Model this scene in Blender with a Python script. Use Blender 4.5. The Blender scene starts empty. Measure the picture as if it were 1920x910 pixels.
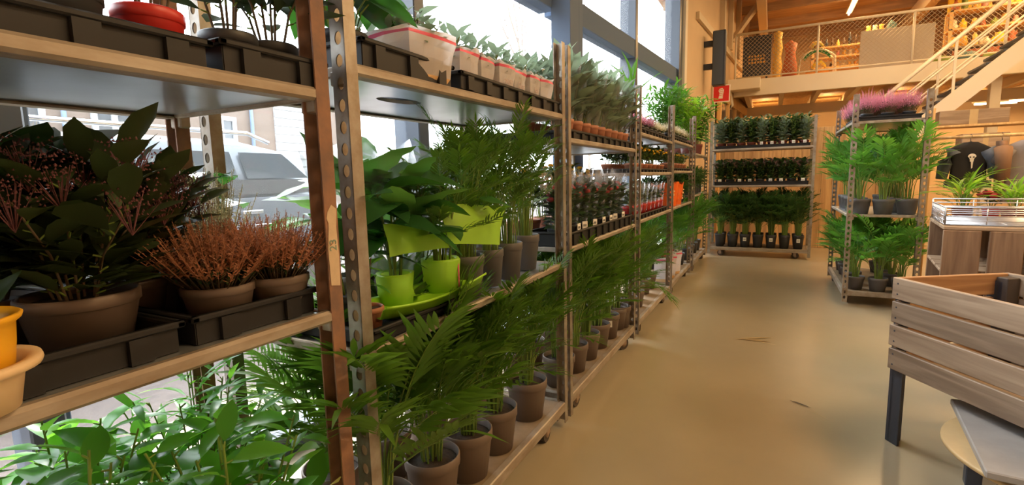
import bpy, math, random
from mathutils import Vector, Matrix, Euler
random.seed(7)
SC = bpy.context.scene
COL = SC.collection
V = Vector
PI = math.pi
# ---------------------------------------------------------------- camera, world, light, exposure
cam = bpy.data.cameras.new('camera'); cam_o = bpy.data.objects.new('camera', cam); COL.objects.link(cam_o)
cam_o.location = (0, 0, 1.25)
cam_o.rotation_euler = (1.4428022, 0.0224020, 0.4749967)
cam.sensor_fit = 'HORIZONTAL'; cam.sensor_width = 36.0; cam.lens = 940.0 / 1920.0 * 36.0
cam.clip_start = 0.02; cam.clip_end = 300
SC.camera = cam_o
w = bpy.data.worlds.new('sky'); SC.world = w; w.use_nodes = True
bg = w.node_tree.nodes['Background']
bg.inputs['Color'].default_value = (0.86, 0.94, 1.0, 1); bg.inputs['Strength'].default_value = 8.5
SC.view_settings.view_transform = 'Standard'; SC.view_settings.look = 'None'
SC.view_settings.gamma = 1.0; SC.view_settings.use_curve_mapping = False
SC.view_settings.exposure = 0.3
sun = bpy.data.lights.new('sun', 'SUN'); sun.energy = 6.0; sun.angle = math.radians(18); sun.color = (1.0, 0.96, 0.90)
sun_o = bpy.data.objects.new('sun', sun); COL.objects.link(sun_o)
sun_o.rotation_euler = (-Vector((-0.56, 0.40, 0.74))).to_track_quat('-Z', 'Y').to_euler()
HALL = 120.0          # watts of each hall ceiling luminaire
UNDER = 38.0          # watts of each luminaire under the gallery
WARM = (1.0, 0.66, 0.33)
WARM2 = (1.0, 0.58, 0.22)

# ---------------------------------------------------------------- materials
MATS = {}
def nodes_of(name):
    m = bpy.data.materials.new(name); m.use_nodes = True
    nt = m.node_tree; return m, nt, nt.nodes['Principled BSDF'], nt.nodes['Material Output']
def mat(name, col, rough=0.6, metal=0.0, noise=0.0, nscale=8.0, col2=None, bump=0.0, stretch=None, spec=None, objrand=0.0):
    if name in MATS: return MATS[name]
    m, nt, p, out = nodes_of(name)
    p.inputs['Roughness'].default_value = rough; p.inputs['Metallic'].default_value = metal
    p.inputs['Base Color'].default_value = (*col, 1)
    if spec is not None: p.inputs['Specular IOR Level'].default_value = spec
    if noise or col2 or bump or objrand:
        tc = nt.nodes.new('ShaderNodeTexCoord'); mp = nt.nodes.new('ShaderNodeMapping')
        nt.links.new(tc.outputs['Object'], mp.inputs['Vector'])
        if stretch: mp.inputs['Scale'].default_value = stretch
        oi = nt.nodes.new('ShaderNodeObjectInfo')
        vm = nt.nodes.new('ShaderNodeVectorMath'); vm.operation = 'ADD'
        cx = nt.nodes.new('ShaderNodeCombineXYZ')
        ml = nt.nodes.new('ShaderNodeMath'); ml.operation = 'MULTIPLY'; ml.inputs[1].default_value = 37.0
        nt.links.new(oi.outputs['Random'], ml.inputs[0]); nt.links.new(ml.outputs[0], cx.inputs[0]); nt.links.new(ml.outputs[0], cx.inputs[1])
        nt.links.new(mp.outputs[0], vm.inputs[0]); nt.links.new(cx.outputs[0], vm.inputs[1])
        n = nt.nodes.new('ShaderNodeTexNoise'); n.inputs['Scale'].default_value = nscale; n.inputs['Detail'].default_value = 6; n.inputs['Roughness'].default_value = 0.6
        nt.links.new(vm.outputs[0], n.inputs['Vector'])
        r = nt.nodes.new('ShaderNodeValToRGB'); r.color_ramp.elements[0].position = 0.35; r.color_ramp.elements[1].position = 0.68
        c2 = col2 if col2 else tuple(max(0, c * (1 - noise)) for c in col)
        r.color_ramp.elements[0].color = (*c2, 1); r.color_ramp.elements[1].color = (*col, 1)
        nt.links.new(n.outputs[0], r.inputs[0])
        src = r.outputs[0]
        if objrand:
            hs = nt.nodes.new('ShaderNodeHueSaturation')
            mr = nt.nodes.new('ShaderNodeMapRange'); mr.inputs[3].default_value = 1 - objrand; mr.inputs[4].default_value = 1 + objrand
            nt.links.new(oi.outputs['Random'], mr.inputs[0]); nt.links.new(mr.outputs[0], hs.inputs['Value']); nt.links.new(src, hs.inputs['Color']); src = hs.outputs[0]
        nt.links.new(src, p.inputs['Base Color'])
        if bump:
            b = nt.nodes.new('ShaderNodeBump'); b.inputs['Strength'].default_value = bump; b.inputs['Distance'].default_value = 0.01
            nt.links.new(n.outputs[0], b.inputs['Height']); nt.links.new(b.outputs[0], p.inputs['Normal'])
    MATS[name] = m; return m
def leafmat(name, col, trans=0.35, rough=0.4, tcol=None, var=0.3, spec=0.4):
    m, nt, p, out = nodes_of(name)
    p.inputs['Roughness'].default_value = rough; p.inputs['Specular IOR Level'].default_value = spec
    tc = nt.nodes.new('ShaderNodeTexCoord'); n = nt.nodes.new('ShaderNodeTexNoise'); n.inputs['Scale'].default_value = 9
    nt.links.new(tc.outputs['Object'], n.inputs['Vector'])
    oi = nt.nodes.new('ShaderNodeObjectInfo'); add = nt.nodes.new('ShaderNodeMath'); add.operation = 'ADD'
    nt.links.new(n.outputs[0], add.inputs[0]); nt.links.new(oi.outputs['Random'], add.inputs[1])
    mr = nt.nodes.new('ShaderNodeMapRange'); mr.inputs[1].default_value = 0.3; mr.inputs[2].default_value = 1.7; mr.inputs[3].default_value = 1 - var; mr.inputs[4].default_value = 1 + var
    nt.links.new(add.outputs[0], mr.inputs[0])
    hs = nt.nodes.new('ShaderNodeHueSaturation'); hs.inputs['Color'].default_value = (*col, 1); nt.links.new(mr.outputs[0], hs.inputs['Value'])
    nt.links.new(hs.outputs[0], p.inputs['Base Color'])
    t = nt.nodes.new('ShaderNodeBsdfTranslucent')
    hs2 = nt.nodes.new('ShaderNodeHueSaturation'); hs2.inputs['Color'].default_value = (*(tcol or (col[0] * 1.5, col[1] * 1.6, col[2] * 0.7)), 1); nt.links.new(mr.outputs[0], hs2.inputs['Value'])
    nt.links.new(hs2.outputs[0], t.inputs['Color'])
    mx = nt.nodes.new('ShaderNodeMixShader'); mx.inputs[0].default_value = trans
    nt.links.new(p.outputs[0], mx.inputs[1]); nt.links.new(t.outputs[0], mx.inputs[2]); nt.links.new(mx.outputs[0], out.inputs[0])
    MATS[name] = m; return m
def clearmat(name, gloss=0.08, rough=0.05, tint=(1, 1, 1), diff=0.0):
    m, nt, p, out = nodes_of(name); nt.nodes.remove(p)
    t = nt.nodes.new('ShaderNodeBsdfTransparent'); t.inputs[0].default_value = (*tint, 1)
    g = nt.nodes.new('ShaderNodeBsdfGlossy'); g.inputs['Roughness'].default_value = rough
    lw = nt.nodes.new('ShaderNodeLayerWeight'); lw.inputs[0].default_value = 0.25
    ma = nt.nodes.new('ShaderNodeMath'); ma.operation = 'MULTIPLY_ADD'; ma.inputs[1].default_value = 0.35; ma.inputs[2].default_value = gloss
    nt.links.new(lw.outputs['Fresnel'], ma.inputs[0])
    mx = nt.nodes.new('ShaderNodeMixShader'); nt.links.new(ma.outputs[0], mx.inputs[0])
    nt.links.new(t.outputs[0], mx.inputs[1]); nt.links.new(g.outputs[0], mx.inputs[2]); last = mx
    if diff:
        tr = nt.nodes.new('ShaderNodeBsdfTranslucent'); tr.inputs[0].default_value = (0.9, 0.9, 0.88, 1)
        m2 = nt.nodes.new('ShaderNodeMixShader'); m2.inputs[0].default_value = diff
        nt.links.new(mx.outputs[0], m2.inputs[1]); nt.links.new(tr.outputs[0], m2.inputs[2]); last = m2
    nt.links.new(last.outputs[0], out.inputs[0]); MATS[name] = m; return m
def emit(name, col, s):
    m, nt, p, out = nodes_of(name); nt.nodes.remove(p)
    e = nt.nodes.new('ShaderNodeEmission'); e.inputs[0].default_value = (*col, 1); e.inputs[1].default_value = s
    nt.links.new(e.outputs[0], out.inputs[0]); MATS[name] = m; return m
def woodmat(name, c1, c2, scale=3.0, axis=0, rough=0.65, dist=4.0):
    m, nt, p, out = nodes_of(name); p.inputs['Roughness'].default_value = rough
    tc = nt.nodes.new('ShaderNodeTexCoord'); mp = nt.nodes.new('ShaderNodeMapping')
    sc = [12.0, 12.0, 12.0]; sc[axis] = 0.9; mp.inputs['Scale'].default_value = sc
    oi = nt.nodes.new('ShaderNodeObjectInfo'); ml = nt.nodes.new('ShaderNodeMath'); ml.operation = 'MULTIPLY'; ml.inputs[1].default_value = 53.0
    nt.links.new(oi.outputs['Random'], ml.inputs[0])
    cx = nt.nodes.new('ShaderNodeCombineXYZ')
    for k in range(3): nt.links.new(ml.outputs[0], cx.inputs[k])
    vm = nt.nodes.new('ShaderNodeVectorMath'); vm.operation = 'ADD'
    nt.links.new(tc.outputs['Object'], mp.inputs[0]); nt.links.new(mp.outputs[0], vm.inputs[0]); nt.links.new(cx.outputs[0], vm.inputs[1])
    n = nt.nodes.new('ShaderNodeTexNoise'); n.inputs['Scale'].default_value = scale; n.inputs['Detail'].default_value = 5; n.inputs['Distortion'].default_value = dist * 0.2
    nt.links.new(vm.outputs[0], n.inputs['Vector'])
    r = nt.nodes.new('ShaderNodeValToRGB'); r.color_ramp.elements[0].position = 0.36; r.color_ramp.elements[1].position = 0.64
    r.color_ramp.elements[0].color = (*c2, 1); r.color_ramp.elements[1].color = (*c1, 1)
    nt.links.new(n.outputs[0], r.inputs[0])
    hs = nt.nodes.new('ShaderNodeHueSaturation'); mr = nt.nodes.new('ShaderNodeMapRange'); mr.inputs[3].default_value = 0.8; mr.inputs[4].default_value = 1.2
    nt.links.new(oi.outputs['Random'], mr.inputs[0]); nt.links.new(mr.outputs[0], hs.inputs['Value']); nt.links.new(r.outputs[0], hs.inputs['Color'])
    nt.links.new(hs.outputs[0], p.inputs['Base Color'])
    b = nt.nodes.new('ShaderNodeBump'); b.inputs['Strength'].default_value = 0.25; b.inputs['Distance'].default_value = 0.004
    nt.links.new(n.outputs[0], b.inputs['Height']); nt.links.new(b.outputs[0], p.inputs['Normal'])
    MATS[name] = m; return m

mat('floor', (0.40, 0.335, 0.225), 0.24, noise=0.0, nscale=0.7, col2=(0.34, 0.285, 0.19))
mat('plaster', (0.66, 0.49, 0.31), 0.85, noise=0.06, nscale=2)
mat('plaster_white', (0.78, 0.72, 0.62), 0.8, noise=0.05, nscale=2)
mat('frame', (0.065, 0.085, 0.12), 0.35)
mat('frame_light', (0.12, 0.17, 0.26), 0.75, spec=0.15)
mat('column', (0.14, 0.19, 0.28), 0.75, spec=0.15)
mat('cream_paint', (0.74, 0.66, 0.52), 0.5)
mat('dark_metal', (0.035, 0.042, 0.06), 0.4)
mat('rust', (0.30, 0.15, 0.085), 0.7, noise=0.3, nscale=14, col2=(0.17, 0.10, 0.075), bump=0.2)
mat('galv', (0.42, 0.39, 0.35), 0.45, metal=0.65, noise=0.3, nscale=16, col2=(0.27, 0.22, 0.17))
mat('rail', (0.44, 0.39, 0.33), 0.55, metal=0.35, noise=0.3, nscale=18, col2=(0.27, 0.21, 0.155), stretch=(1, .3, 1))
mat('deck', (0.62, 0.66, 0.70), 0.28, metal=0.8, noise=0.2, nscale=4)
mat('deck_wood', (0.26, 0.19, 0.12), 0.7, noise=0.35, nscale=6)
mat('tyre', (0.06, 0.045, 0.035), 0.7)
mat('castor', (0.35, 0.25, 0.18), 0.5, metal=0.4)
mat('black_plastic', (0.022, 0.022, 0.025), 0.4)
mat('tray_plastic', (0.020, 0.020, 0.022), 0.5, spec=0.3)
mat('pot_grey', (0.10, 0.095, 0.095), 0.55)
mat('pot_dark', (0.045, 0.048, 0.055), 0.5)
mat('pot_brown', (0.155, 0.115, 0.092), 0.55)
mat('pot_terracotta', (0.40, 0.16, 0.09), 0.6)
mat('pot_redbrown', (0.17, 0.045, 0.035), 0.5)
mat('pot_red', (0.55, 0.03, 0.025), 0.4)
mat('pot_yellow', (0.80, 0.42, 0.02), 0.4)
mat('pot_cream', (0.74, 0.55, 0.33), 0.45)
mat('soil', (0.045, 0.028, 0.018), 0.95, noise=0.5, nscale=60, bump=0.6)
leafmat('paper_white', (0.80, 0.74, 0.72), 0.5, 0.7, (0.8, 0.76, 0.74), 0.05)
mat('paper_pink', (0.78, 0.13, 0.22), 0.6)
mat('paper_print', (0.55, 0.42, 0.40), 0.7)
mat('paper_kraft', (0.72, 0.46, 0.22), 0.7)
leafmat('lime_wrap', (0.42, 0.76, 0.07), 0.4, 0.35, (0.66, 0.90, 0.08), 0.08)
mat('lime_plastic', (0.30, 0.62, 0.03), 0.3)
mat('tag_white', (0.85, 0.84, 0.80), 0.5)
mat('tag_black', (0.03, 0.03, 0.03), 0.6)
mat('label_paper', (0.62, 0.48, 0.33), 0.8, noise=0.2, nscale=20)
mat('ink_green', (0.18, 0.28, 0.22), 0.7)
leafmat('leaf_palm', (0.090, 0.195, 0.030), 0.38, 0.42)
leafmat('leaf_palm_light', (0.105, 0.285, 0.055), 0.38, 0.42)
leafmat('leaf_palm_dark', (0.045, 0.11, 0.030), 0.30, 0.45)
leafmat('leaf_broad', (0.085, 0.27, 0.045), 0.5, 0.26, (0.22, 0.56, 0.04), 0.35, 0.5)
leafmat('leaf_lime', (0.16, 0.36, 0.03), 0.45, 0.35, (0.35, 0.65, 0.05))
leafmat('leaf_dark', (0.035, 0.075, 0.025), 0.18, 0.3, None, 0.35, 0.5)
leafmat('leaf_skimmia', (0.040, 0.062, 0.024), 0.16, 0.35, None, 0.35, 0.45)
leafmat('leaf_rubber', (0.030, 0.10, 0.030), 0.25, 0.16, (0.08, 0.30, 0.03), 0.25, 0.6)
leafmat('leaf_calathea', (0.055, 0.16, 0.050), 0.42, 0.35, (0.16, 0.42, 0.06))
leafmat('leaf_greygreen', (0.17, 0.23, 0.17), 0.35, 0.4, (0.30, 0.42, 0.28))
leafmat('leaf_yellow', (0.62, 0.50, 0.12), 0.35, 0.5, (0.7, 0.6, 0.15))
leafmat('leaf_tan', (0.40, 0.30, 0.16), 0.3, 0.6, (0.5, 0.4, 0.2))
leafmat('stem', (0.20, 0.30, 0.06), 0.15, 0.5)
leafmat('stem_brown', (0.13, 0.09, 0.05), 0.05, 0.7)
leafmat('heather_rust', (0.45, 0.20, 0.105), 0.35, 0.8, (0.62, 0.30, 0.15), 0.35)
leafmat('heather_pink', (0.70, 0.30, 0.46), 0.35, 0.8, (0.82, 0.42, 0.55), 0.3)
leafmat('heather_white', (0.74, 0.68, 0.52), 0.3, 0.8, (0.8, 0.75, 0.55), 0.2)
leafmat('heather_cream', (0.50, 0.44, 0.28), 0.35, 0.8, (0.75, 0.68, 0.42), 0.2)
leafmat('heather_mauve', (0.34, 0.17, 0.20), 0.25, 0.8, (0.4, 0.2, 0.22), 0.3)
leafmat('bloom_red', (0.52, 0.04, 0.05), 0.2, 0.6)
leafmat('bloom_yellow', (0.85, 0.50, 0.02), 0.25, 0.6, (0.9, 0.6, 0.05))
leafmat('bloom_skimmia', (0.17, 0.060, 0.065), 0.15, 0.7, (0.25, 0.09, 0.09))
clearmat('glass', 0.02, 0.0, (1, 1, 1), 0.018)
clearmat('cellophane', 0.03, 0.25, (1, 1, 1), 0.06)
mat('bag_orange', (0.80, 0.14, 0.02), 0.3)
woodmat('wood_planter', (0.37, 0.27, 0.185), (0.235, 0.16, 0.105), 2.2, 0)
woodmat('wood_planter_y', (0.46, 0.27, 0.13), (0.28, 0.14, 0.06), 2.2, 1)
woodmat('wood_crate', (0.30, 0.185, 0.105), (0.16, 0.09, 0.05), 2.0, 2)
woodmat('wood_crate_x', (0.36, 0.25, 0.155), (0.24, 0.155, 0.09), 2.0, 0)
woodmat('wood_warm', (0.62, 0.38, 0.16), (0.42, 0.23, 0.085), 1.6, 2)
woodmat('wood_shelf', (0.72, 0.47, 0.20), (0.55, 0.32, 0.12), 1.8, 2)
woodmat('wood_ceiling', (0.46, 0.31, 0.17), (0.34, 0.22, 0.12), 1.5, 0)
mat('beam_cream', (0.62, 0.50, 0.34), 0.6)
mat('dark_brown0', (0.06, 0.045, 0.035), 0.6)
mat('panel_grey', (0.50, 0.44, 0.37), 0.8)
mat('tan_wood', (0.52, 0.36, 0.17), 0.5, noise=0.15, nscale=5)
mat('grey_top', (0.33, 0.31, 0.29), 0.42, noise=0.25, nscale=5, bump=0.05)
mat('wire', (0.60, 0.60, 0.62), 0.3, metal=0.8)
mat('mesh_wire', (0.45, 0.38, 0.28), 0.5, metal=0.3)
mat('sign_red', (0.72, 0.03, 0.025), 0.4)
mat('sign_white', (0.88, 0.86, 0.82), 0.4)
mat('cloth_black', (0.025, 0.025, 0.03), 0.9)
mat('cloth_denim', (0.16, 0.19, 0.25), 0.9, noise=0.3, nscale=14)
mat('cloth_grey', (0.30, 0.27, 0.27), 0.95, noise=0.25, nscale=5, bump=0.3)
mat('cloth_brown', (0.24, 0.13, 0.07), 0.9)
emit('tube_glow', (1.0, 0.80, 0.48), 16.0)
emit('lamp_glow', (1.0, 0.80, 0.50), 7.0)
mat('facade', (0.135, 0.098, 0.074), 0.9, noise=0.06, nscale=1.2)
mat('white_pvc', (0.36, 0.37, 0.38), 0.4)
mat('pane_dark', (0.05, 0.06, 0.07), 0.1)
mat('gravel', (0.13, 0.10, 0.088), 0.95, noise=0.4, nscale=16, bump=0.6)
mat('car_paint', (0.075, 0.095, 0.12), 0.3, metal=0.2)
mat('car_glass', (0.05, 0.065, 0.08), 0.04)
mat('car_trim', (0.02, 0.022, 0.025), 0.4)
mat('chrome', (0.8, 0.8, 0.8), 0.15, metal=1.0)
mat('bark', (0.30, 0.24, 0.20), 0.9)
mat('twig', (0.17, 0.135, 0.085), 0.9)
mat('roof_dark', (0.10, 0.09, 0.09), 0.8)

# ---------------------------------------------------------------- mesh helpers
class MB:
    def __init__(s): s.v = []; s.f = []; s.m = []; s.mats = []; s.sm = []
    def mi(s, name):
        if name not in s.mats: s.mats.append(name)
        return s.mats.index(name)
    def poly(s, pts, m, smooth=False):
        b = len(s.v); s.v += [tuple(p) for p in pts]; s.f.append(tuple(range(b, b + len(pts)))); s.m.append(s.mi(m)); s.sm.append(smooth)
    def raw(s, vs, fs, m, smooth=False):
        b = len(s.v); s.v += [tuple(p) for p in vs]; k = s.mi(m)
        for f in fs: s.f.append(tuple(b + i for i in f)); s.m.append(k); s.sm.append(smooth)
    def box(s, a, b, m, M=None):
        x0, y0, z0 = a; x1, y1, z1 = b
        vs = [(x0, y0, z0), (x1, y0, z0), (x1, y1, z0), (x0, y1, z0), (x0, y0, z1), (x1, y0, z1), (x1, y1, z1), (x0, y1, z1)]
        if M is not None: vs = [M @ V(p) for p in vs]
        s.raw(vs, [(0, 3, 2, 1), (4, 5, 6, 7), (0, 1, 5, 4), (1, 2, 6, 5), (2, 3, 7, 6), (3, 0, 4, 7)], m)
    def bbox(s, a, b, m, c=0.004, M=None):   # box with chamfered edges
        x0, y0, z0 = a; x1, y1, z1 = b
        c = min(c, (x1 - x0) * .45, (y1 - y0) * .45, (z1 - z0) * .45)
        vs = []; 
        for sx in (0, 1):
            for sy in (0, 1):
                for sz in (0, 1):
                    X = x1 if sx else x0; Y = y1 if sy else y0; Z = z1 if sz else z0
                    dx = -c if sx else c; dy = -c if sy else c; dz = -c if sz else c
                    vs += [(X, Y + dy, Z + dz), (X + dx, Y, Z + dz), (X + dx, Y + dy, Z)]
        if M is not None: vs = [M @ V(p) for p in vs]
        I = lambda sx, sy, sz, k: (sx * 4 + sy * 2 + sz) * 3 + k
        fs = []
        for q in (0, 1):
            fs.append([I(q, 0, 0, 0), I(q, 1, 0, 0), I(q, 1, 1, 0), I(q, 0, 1, 0)][::1 if q else -1])
            fs.append([I(0, q, 0, 1), I(1, q, 0, 1), I(1, q, 1, 1), I(0, q, 1, 1)][::-1 if q else 1])
            fs.append([I(0, 0, q, 2), I(1, 0, q, 2), I(1, 1, q, 2), I(0, 1, q, 2)][::1 if q else -1])
        for p in (0, 1):
            for q in (0, 1):
                fs.append([I(p, q, 0, 0), I(p, q, 1, 0), I(p, q, 1, 1), I(p, q, 0, 1)])
                fs.append([I(p, 0, q, 0), I(p, 1, q, 0), I(p, 1, q, 2), I(p, 0, q, 2)])
                fs.append([I(0, p, q, 1), I(1, p, q, 1), I(1, p, q, 2), I(0, p, q, 2)])
        for sx in (0, 1):
            for sy in (0, 1):
                for sz in (0, 1): fs.append([I(sx, sy, sz, 0), I(sx, sy, sz, 1), I(sx, sy, sz, 2)])
        s.raw(vs, fs, m)
    def tube(s, pts, r, m, n=6, cap=True, smooth=True):
        pts = [V(p) for p in pts]
        if not isinstance(r, (list, tuple)): r = [r] * len(pts)
        rings = []
        for i, p in enumerate(pts):
            d = (pts[min(i + 1, len(pts) - 1)] - pts[max(i - 1, 0)])
            d = d.normalized() if d.length > 1e-9 else V((0, 0, 1))
            a = d.cross(V((0, 0, 1)) if abs(d.z) < .9 else V((1, 0, 0))).normalized(); b = d.cross(a)
            rings.append([p + (a * math.cos(2 * PI * k / n) + b * math.sin(2 * PI * k / n)) * r[i] for k in range(n)])
        vs = [q for R in rings for q in R]; fs = []
        for i in range(len(pts) - 1):
            for k in range(n): fs.append((i * n + k, i * n + (k + 1) % n, (i + 1) * n + (k + 1) % n, (i + 1) * n + k))
        if cap: fs.append(tuple(range(n))[::-1]); fs.append(tuple((len(pts) - 1) * n + k for k in range(n)))
        s.raw(vs, fs, m, smooth)
    def lathe(s, prof, m, n=20, c=(0, 0, 0), smooth=True, wob=None):
        vs = []; fs = []
        for i, (r, z) in enumerate(prof):
            for k in range(n):
                a = 2 * PI * k / n; rr = r * (1 + (wob(i, a) if wob else 0))
                vs.append((c[0] + rr * math.cos(a), c[1] + rr * math.sin(a), c[2] + z))
        for i in range(len(prof) - 1):
            for k in range(n): fs.append((i * n + k, i * n + (k + 1) % n, (i + 1) * n + (k + 1) % n, (i + 1) * n + k))
        s.raw(vs, fs, m, smooth)
    def disc(s, r, z, m, n=16, c=(0, 0)):
        s.poly([(c[0] + r * math.cos(2 * PI * k / n), c[1] + r * math.sin(2 * PI * k / n), z) for k in range(n)], m)
    def leaf(s, base, d, up, L, W, m, fold=.25, droop=.25, segs=3, wide=.45, wave=0.0):
        d = d.normalized(); side = d.cross(up)
        if side.length < 1e-4: side = d.cross(V((1, 0.2, 0)))
        side.normalize(); up = side.cross(d).normalized()
        vs = [base]; 
        for i in range(1, segs + 1):
            t = i / segs
            c = base + d * (L * t) - V((0, 0, 1)) * (droop * L * t * t)
            if i == segs: vs.append(c); break
            x = t / wide * .5 if t < wide else .5 + (t - wide) / (1 - wide) * .5
            wd = W * math.sin(PI * x) ** .8 * .5
            wz = wave * W * (1 if i % 2 else -1)
            vs += [c - side * wd + up * (fold * wd + wz), c, c + side * wd + up * (fold * wd - wz)]
        fs = []
        if segs == 1: return
        fs += [(0, 2, 1), (0, 3, 2)]
        for i in range(segs - 2):
            a = 1 + i * 3; fs += [(a, a + 1, a + 4, a + 3), (a + 1, a + 2, a + 5, a + 4)]
        a = 1 + (segs - 2) * 3; fs += [(a, a + 1, a + 3), (a + 1, a + 2, a + 3)]
        s.raw(vs, fs, m, True)
    def add(s, o, M):
        b = len(s.v); s.v += [tuple(M @ V(p)) for p in o.v]
        mp = [s.mi(x) for x in o.mats]
        s.f += [tuple(b + i for i in f) for f in o.f]; s.m += [mp[i] for i in o.m]; s.sm += o.sm
    def mesh(s, name):
        me = bpy.data.meshes.new(name); me.from_pydata(s.v, [], s.f)
        for x in s.mats: me.materials.append(MATS[x])
        me.polygons.foreach_set('material_index', s.m); me.polygons.foreach_set('use_smooth', s.sm); me.update(); return me

def ob(name, me, parent=None, M=None):
    if isinstance(me, MB): me = me.mesh(name)
    o = bpy.data.objects.new(name, me); COL.objects.link(o)
    if parent is not None: o.parent = parent
    if M is not None: o.matrix_local = M if isinstance(M, Matrix) else Matrix.Translation(V(M))
    return o
def tag(o, label, cat, group=None):
    o['label'] = label; o['category'] = cat
    if group: o['group'] = group
    return o
def struct(name, mb, parent=None, M=None):
    o = ob(name, mb, parent, M)
    if parent is None: o['kind'] = 'structure'
    return o
def thing(name, label, cat, loc=(0, 0, 0), rz=0.0, group=None, s=1.0, tilt=(0, 0)):
    o = bpy.data.objects.new(name, None); COL.objects.link(o); o.empty_display_size = .05
    o.location = loc; o.rotation_euler = (tilt[0], tilt[1], rz); o.scale = (s, s, s)
    return tag(o, label, cat, group)
def place(T, name, label, cat, loc, rz=0.0, group=None, s=1.0, tilt=(0, 0)):
    """T: list of (part_name, mesh, local matrix, label, parent index)"""
    t = thing(name, label, cat, loc, rz, group, s, tilt); made = []
    for (n, me, M, lb, pi) in T:
        o = ob(n, me, made[pi] if pi is not None else t, M)
        if lb: o['label'] = lb
        made.append(o)
    return t
I4 = Matrix.Identity(4)
def P(name, mb, M=I4, label=None, parent=None):
    return (name, mb.mesh(name) if isinstance(mb, MB) else mb, M, label, parent)
def TR(x, y, z): return Matrix.Translation(V((x, y, z)))
def RZ(a): return Matrix.Rotation(a, 4, 'Z')
def RY(a): return Matrix.Rotation(a, 4, 'Y')
def RX(a): return Matrix.Rotation(a, 4, 'X')
ORD = ['first', 'second', 'third', 'fourth', 'fifth', 'sixth', 'seventh', 'eighth', 'ninth', 'tenth', 'eleventh', 'twelfth', 'thirteenth', 'fourteenth']
U = random.uniform
Z1 = V((0, 0, 1))

# ---------------------------------------------------------------- the room
WX = lambda y: -2.0 + 0.08 * y                     # inner face of the window wall
WD = V((0.08, 1, 0)).normalized(); WN = V((1, -0.08, 0)).normalized()
def wall_M(y):                                     # frame: local x along the wall, local y into the room, origin on the wall
    return Matrix(((WD.x, WN.x, 0, WX(y)), (WD.y, WN.y, 0, y), (0, 0, 1, 0), (0, 0, 0, 1)))
KW = math.sqrt(1 + .08 * .08)
CEIL = 5.4
b = MB(); b.box((-2.8, -4, -.1), (9, 19, 0), 'floor'); struct('floor', b)
# ceiling with boards' joists
b = MB(); b.box((-2.6, -4, CEIL), (9, 19, CEIL + .12), 'wood_ceiling'); ceil = struct('ceiling', b)
bm = MB(); bm.box((-2.5, -.06, -.2), (8.9, .06, 0), 'wood_ceiling'); bm = bm.mesh('joist')
for k in range(15): ob('joist', bm, ceil, (0, -3.4 + k * 1.5, CEIL))
bm = MB(); bm.box((-.09, -3.9, -.34), (.09, 18.9, 0), 'beam_cream'); bm = bm.mesh('beam')
for x in (-.35, 3.0, 6.2): ob('beam', bm, ceil, (x, 0, CEIL - .2))
# far, right and back walls
b = MB(); b.box((-2.6, 18, 0), (9, 18.2, CEIL), 'plaster'); wf = struct('wall_far', b)
b = MB(); b.box((8.8, -4, 0), (9, 18, CEIL), 'plaster'); struct('wall_right', b)
b = MB(); b.box((-2.6, -4.2, 0), (9, -4, CEIL), 'plaster'); struct('wall_back', b)
# window wall: plaster beyond the glazing, header over the glazing
YE = 8.45
b = MB(); M = wall_M(0); L0 = YE * KW
b.box((L0, -.25, 0), (18.1, 0, CEIL), 'plaster', M); b.box((-4.1, -.25, 4.7), (L0, 0, CEIL), 'plaster', M)
wl = struct('wall_left', b)
b = MB(); b.box((L0, -.02, 0), (L0 + .14, .05, CEIL), 'plaster_white', M); struct('trim_1', b)
# glazing: posts, transoms and panes
b = MB(); b.box((-4.1, -.22, 0), (L0, -.05, .10), 'frame', M); b.box((-4.1, -.22, 4.55), (L0, -.05, 4.7), 'frame', M)
wn = struct('window_1', b)
mul = [-3.2, -1.2, .6, 2.4, 4.05, 6.2, L0 - .12]
pb = MB(); pb.bbox((0, -.22, .1), (.09, -.02, 4.55), 'frame', .006); pb.bbox((.09, -.2, .1), (.12, -.09, 4.55), 'frame_light', .004); pm = pb.mesh('mullion')
for x in mul[:4] + [6.3]: ob('mullion', pm, wn, M @ TR(x, 0, 0))
pb = MB(); pb.bbox((-.02, -.22, .1), (.16, .01, 4.55), 'frame', .006); ob('end_frame', pb, wn, M @ TR(L0 - .16, 0, 0))
edges = [-4.1] + [-3.2, -1.2, .6, 2.4, 4.2, 6.3, L0 - .14]
for i in range(len(edges) - 1):
    a, c = edges[i] + .1, edges[i + 1]
    tb = MB(); tb.bbox((a, -.2, 2.66), (c, -.03, 2.87), 'frame_light' if i > 3 else 'frame', .005); ob('transom', tb, wn, M)
    for z0, z1 in ((.1, 2.66), (2.87, 4.55)):
        gb = MB(); gb.box((a, -.125, z0), (c, -.115, z1), 'glass'); ob('pane', gb, wn, M)
b = MB(); b.bbox((0, -.04, 0), (.17, .14, CEIL - .2), 'column', .004); b.bbox((.17, -.04, 0), (.30, .09, CEIL - .2), 'frame_light', .004); b.bbox((.30, -.04, 0), (.46, .05, CEIL - .2), 'column', .004)
struct('trim_2', b, None, M @ TR(4.12, 0, 0))
# timber studs and rail along the plaster wall
b = MB(); b.bbox((9.4, 0, 3.85), (17, .06, 3.97), 'beam_cream', .004, M)
for x in (11.6, 12.6, 13.7, 15.0): b.bbox((x, 0, 3.97), (x + .12, .1, CEIL), 'beam_cream', .004, M)
struct('trim_3', b)
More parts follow.
